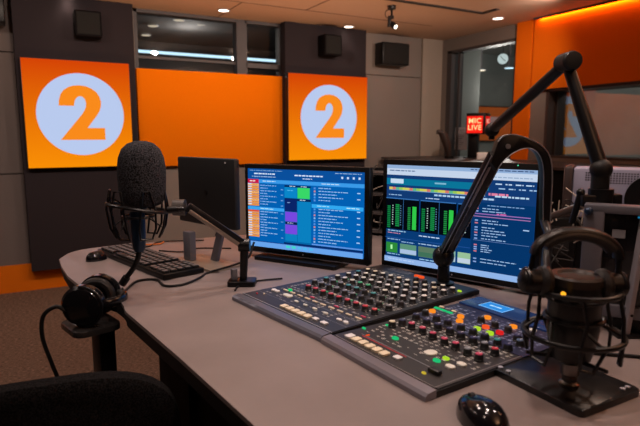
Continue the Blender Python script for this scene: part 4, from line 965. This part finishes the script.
for s_ in (1, -1):
    xx = s_*0.245-0.02
    m = MB(); m.prism(rrect(xx-0.058, 0.10, xx+0.075, 0.25, 0.03), 0.742, 0.7585, bev=0.004); m.build('armrest', mat('armrest_black', (0.02, 0.018, 0.018), 0.25), t)
    m = MB(); m.box((xx+s_*0.045, 0.18, 0.60), (0.05, 0.07, 0.285), bev=0.008); m.box((xx-s_*0.03, 0.18, 0.455), (0.18, 0.07, 0.03), bev=0.006); m.build('armrest_post', BLK, t)

# ------------------------------------------------------------------ equipment at right
t = thing('workstation_computer', 'silver computer with perforated back behind the boom arm', 'computer', (1.80, 1.115, DZ), R(-57))
m = MB(); m.box((0.0, 0, 0.285), (0.30, 0.16, 0.17), bev=0.006); m.build('case', mat('case_grey', (0.30, 0.30, 0.42), 0.5), t)
m = MB(); m.box((-0.165, -0.0, 0.285), (0.030, 0.175, 0.182), bev=0.01); m.build('side_bezel', mat('bezel_brown', (0.05, 0.035, 0.035), 0.4), t)
m = MB(); m.box((0, 0, 0.10), (0.3, 0.14, 0.20)); m.build('stand', BLK, t)
for k in range(2):
    m = MB()
    for i in range(6 if k == 0 else 10):
        for j in range(4 if k == 0 else 5):
            x = (-0.110 + i*0.0075) if k == 0 else (-0.035 + i*0.0085)
            m.cyl((x, -0.0795, 0.355-j*0.008), (x, -0.081, 0.355-j*0.008), 0.0027, n=6)
    m.build('vent_holes', BLK, t)
m = MB(); m.cyl((0.085, -0.081, 0.275), (0.085, -0.098, 0.275), 0.078, n=32); m.build('fan_cover', BLK, t)
# silver framed screen standing at the right edge
t = thing('silver_framed_screen', 'black guest screen in a thick silver frame at right edge', 'monitor', (1.301, 0.708, DZ), R(-58))
fw, fh = 0.32, 0.356
m = MB()
for c, d in (((0.0, 0, fh-0.052), (fw, 0.05, 0.020)), ((-0.137, 0, 0.18), (0.046, 0.05, 0.25)), ((0.15, 0, 0.18), (0.02, 0.05, 0.25)), ((0, 0, 0.055), (fw, 0.05, 0.03))): m.box(c, d, bev=0.003)
m.build('frame', mat('frame_grey', (0.15, 0.15, 0.18), 0.4, 0.4), t)
m = MB(); m.box((0.012, 0.004, 0.18), (0.26, 0.03, 0.25)); m.build('dark_panel', BLKG, t, smooth=False)
m = MB(); m.box((-0.082, -0.0125, 0.245), (0.028, 0.002, 0.02)); m.build('sticker', CAP['grey'], t, smooth=False)
m = MB(); m.box((-0.02, -0.0125, 0.288), (0.05, 0.002, 0.004)); m.build('power_legend', emis('legend_blue', (0.02, 0.25, 0.5), 0.7), t, smooth=False)
m = MB(); m.ball((-0.150, -0.028, 0.298), 0.010); m.build('corner_knob', BLUE, t)
m = MB(); m.box((0, 0.03, 0.03), (0.16, 0.10, 0.06), bev=0.004); m.build('stand', BLK, t)
t = thing('silver_support_bar', 'upright silver bar slanting down to the desk at right edge', 'support bar', (1.249, 0.737, DZ))
m = MB(); a, b = Vector((0, 0, 0.0)), Vector((0.018, -0.014, 0.29))
mm_, M = bar(a, b, 0.030, 0.012, '', None); mm_.build('bar', mat('bar_lilac', (0.34, 0.31, 0.34), 0.45, 0.4), t)
m = MB(); m.cyl((0.002, -0.004, 0.055), tuple(Vector((0.002, -0.004, 0.055))-CF*0.014), 0.0035, n=10); m.build('screw', BLK, t)
m = MB(); m.box((0.0, 0, 0.004), (0.06, 0.05, 0.008), AZ, bev=0.002); m.build('foot', BLKM, t)
# arm from the monitor gap to the silver frame
t = thing('monitor_arm', 'grey monitor arm rod running behind the condenser microphone', 'monitor arm', (1.50, 1.20, DZ))
m = MB(); m.tube([(0.0, 0.0, 0.20), (-0.115, -0.235, 0.285)], 0.011, 12); m.build('rod', mat('rod_grey', (0.10, 0.085, 0.08), 0.4, 0.6), t)
m = MB(); m.cyl((0, 0, 0), (0, 0, 0.22), 0.014); m.cyl((0, 0, 0), (0, 0, 0.01), 0.04); m.build('column', BLKM, t)

# ------------------------------------------------------------------ behind the desk: rack, lamp, papers
t = thing('mic_live_lamp', 'red lit MIC LIVE lamp in a black box by the corner window', 'sign lamp', (4.275, 4.275, 1.06), R(-60))
m = MB(); m.box((0, 0, 0.365), (0.20, 0.20, 0.22), bev=0.004); m.build('lamp_box', BLK, t)
REDL = emis('lamp_red', (1.0, 0.018, 0.01), 1.0); CRM = emis('lamp_text', (1.0, 0.72, 0.30), 1.15)
m = MB(); m.box((-0.008, -0.1015, 0.355), (0.165, 0.003, 0.175)); fr = m.build('front_face', REDL, t, smooth=False)
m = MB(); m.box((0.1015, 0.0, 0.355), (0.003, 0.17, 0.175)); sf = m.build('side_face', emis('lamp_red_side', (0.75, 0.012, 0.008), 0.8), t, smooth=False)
def text_mesh(txt, size, loc, rot, parent, mt, name='lettering', off=0.0008):
    c = bpy.data.curves.new('lettering', 'FONT'); c.body = txt; c.size = size; c.align_x = 'CENTER'; c.align_y = 'CENTER'; c.extrude = 0.001; c.offset = off; c.space_line = 0.95; c.space_character = 1.08
    o = bpy.data.objects.new('tmp', c); S.collection.objects.link(o)
    dg = bpy.context.evaluated_depsgraph_get(); me = bpy.data.meshes.new_from_object(o.evaluated_get(dg)); bpy.data.objects.remove(o)
    me.materials.clear(); me.materials.append(mt)
    n = bpy.data.objects.new(name, me); S.collection.objects.link(n); n.parent = parent; n.location = loc; n.rotation_euler = rot
    return n
text_mesh('MIC\nLIVE', 0.074, (-0.008, -0.1045, 0.357), (R(90), 0, 0), fr, CRM)
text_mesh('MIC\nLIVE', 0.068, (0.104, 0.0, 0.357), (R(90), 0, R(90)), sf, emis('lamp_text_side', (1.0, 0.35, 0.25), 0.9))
m = MB(); m.box((-0.04, 0, 0.132), (0.10, 0.09, 0.244), bev=0.004); m.build('column', BLK, t)
m = MB(); m.box((-0.05, 0, 0.0), (0.16, 0.14, 0.02)); m.build('base', BLKM, t)
# long low equipment bench behind the desk
t = thing('equipment_bench', 'dark equipment bench along the side wall under the wide window', 'bench', (3.95, 2.9, 0))
m = MB(); m.box((0.05, 0.4, 0.52), (0.84, 3.4, 1.04), bev=0.004); m.build('cabinet', MATS['under_desk'], t)
m = MB(); m.box((0.04, 0.4, 1.05), (0.88, 3.44, 0.02)); m.build('worktop', mat('bench_top', (0.05, 0.04, 0.04), 0.5), t, smooth=False)
m = MB(); m.box((0, 0, 0.0), (0.20, 0.003, 0.26)); o = m.build('paper_notice', mat('paper', (0.42, 0.42, 0.46), 0.8, noise=0.1, scale=30), None, smooth=False); o.location = (SX+0.05, 4.74, 1.265); o.rotation_euler = (0, 0, R(-90))
tag(o, 'white paper notice on the corner window left of red lamp', 'notice')
m = MB()
for k in range(9): m.box((-0.01*(k % 3), -0.0025, 0.10-0.024*k), (0.09-0.02*(k % 3), 0.001, 0.006))
x = m.build('printed_lines', mat('ink', (0.12, 0.12, 0.14), 0.8), o, smooth=False)
t = thing('white_box', 'small white box right of the red lamp', 'box', (4.10, 3.93, 1.06), R(-40))
m = MB(); m.box((0, 0, 0.035), (0.24, 0.08, 0.07), bev=0.004); m.build('carton', CAP['pale'], t)
m = MB(); m.box((0, 0, 0.0715), (0.22, 0.02, 0.002)); m.build('tape', CAP['cream'], t, smooth=False)
t = thing('folded_microphone', 'dark angled microphone leaning behind the right monitor', 'microphone', (3.93, 4.36, 1.06), 0)
m = MB(); m.tube([(0.03, 0, 0.02), (0.0, 0.0, 0.14), (-0.045, 0.03, 0.27)], 0.04, 14, rs=[0.025, 0.045, 0.042]); m.build('body', mat('brown_black', (0.03, 0.018, 0.015), 0.5), t)
m = MB(); m.tube([(-0.045, 0.03, 0.27), (-0.10, 0.05, 0.28)], 0.024, 12); m.build('head', MATS['brown_black'], t)
m = MB(); m.cyl((0.03, 0, 0.0), (0.03, 0, 0.03), 0.05); m.build('base', BLK, t)

# low rack of boxes and tangled leads behind the two desk monitors
t = thing('equipment_rack', 'open dark equipment rack behind the desk monitors', 'rack', (1.62, 2.02, DZ), R(-58))
m = MB()
for x in (-0.33, 0.33): m.box((x, 0, 0.16), (0.02, 0.16, 0.32))
m.box((0, 0.07, 0.16), (0.66, 0.01, 0.32)); m.build('frame', BLK, t, smooth=False)
for k, z in enumerate((0.02, 0.11, 0.20, 0.30)):
    m = MB(); m.box((0, 0, z), (0.66, 0.16, 0.012)); m.build('shelf', mat('shelf_grey', (0.10, 0.09, 0.09), 0.5, 0.4), t, smooth=False)
m = MB(); rr = random.Random(11)
for k in range(46):
    c = Vector((rr.uniform(-0.28, 0.28), rr.uniform(-0.11, -0.06), rr.uniform(0.03, 0.3)))
    pts = [c + Vector((rr.uniform(-0.05, 0.05), rr.uniform(-0.02, 0.03), rr.uniform(-0.06, 0.06))) for _ in range(4)]
    m.idx = 0 if k % 3 else 1
    m.tube(spline(pts, 5), 0.0022, 5)
o = m.build('patch_leads', [mat('lead_dark', (0.03, 0.028, 0.028), 0.5), mat('lead_pale', (0.40, 0.34, 0.28), 0.5)]); o.location = (1.62, 2.02, DZ); o.rotation_euler = (0, 0, R(-58))
tag(o, 'tangle of pale and dark patch leads behind the desk monitors', 'cables', kind='stuff')
m = MB(); rr = random.Random(21)
for k in range(34):
    c = Vector((rr.uniform(-0.16, 0.16), rr.uniform(-0.07, 0.07), rr.uniform(0.07, 0.26)))
    pts = [c + Vector((rr.uniform(-0.05, 0.05), rr.uniform(-0.03, 0.03), rr.uniform(-0.06, 0.06))) for _ in range(4)]
    m.idx = 0 if k % 3 else 1
    m.tube(spline(pts, 5), 0.0022, 5)
o = m.build('patch_leads', [MATS['lead_dark'], MATS['lead_pale']]); o.location = (1.58, 1.12, DZ); o.rotation_euler = (0, 0, R(-58))
tag(o, 'tangle of leads hanging between right monitor and silver computer', 'cables', kind='stuff')

# ------------------------------------------------------------------ loose cables on the desk
def cable(pts, r, label, name='cable', mt=None):
    m = MB(); m.tube(spline(pts, 8), r, 8)
    return tag(m.build(name, mt or RUB), label, 'cable')
z = DZ+0.0045
cable([(0.235, 1.668, 0.842), (0.245, 1.70, z), (0.30, 1.80, z), (0.36, 1.79, z), (0.37, 1.70, z), (0.43, 1.69, z), (0.50, 1.75, z), (0.545, 1.80, z), (0.66, 1.75, z+0.04), (0.70, 1.76, z+0.10)], 0.004, 'black microphone cable curving across the desk from the foam microphone')
cable([(0.28, 2.42, z), (0.38, 2.40, z), (0.45, 2.36, z), (0.52, 2.44, z), (0.70, 2.38, z)], 0.003, 'thin black cable at the back edge of the desk behind the keyboard')
cable([(0.47, 2.25, z), (0.55, 2.18, z), (0.62, 2.22, z), (0.75, 2.15, z)], 0.003, 'thin black cable between the keyboard and the guest monitor')
cable([(1.05, 0.72, z), (1.12, 0.66, z), (1.20, 0.60, z), (1.30, 0.62, z)], 0.004, 'black cable behind the base plate at the right edge')
cable([(0.548, 1.545, z), (0.575, 1.585, z), (0.625, 1.61, z), (0.68, 1.61, z), (0.735, 1.60, z)], 0.003, 'short black cable curving past the far left corner of the console')
t = thing('junction_box', 'low dark box on the desk behind the right monitor', 'box', (1.62, 1.27, DZ), R(-57))
m = MB(); m.box((0, 0, 0.10), (0.20, 0.10, 0.20), bev=0.006); m.build('case', BLK, t)
m = MB(); m.box((0, -0.051, 0.12), (0.16, 0.003, 0.10)); m.build('front_plate', mat('dark_plate', (0.02, 0.018, 0.018), 0.4), t, smooth=False)
cable([(0.355, 2.44, z), (0.39, 2.40, z), (0.44, 2.405, z), (0.50, 2.39, z), (0.53, 2.43, z)], 0.003, 'thin orange cable lying at the back edge of the desk', mt=mat('orange_rubber', (0.7, 0.18, 0.02), 0.5))
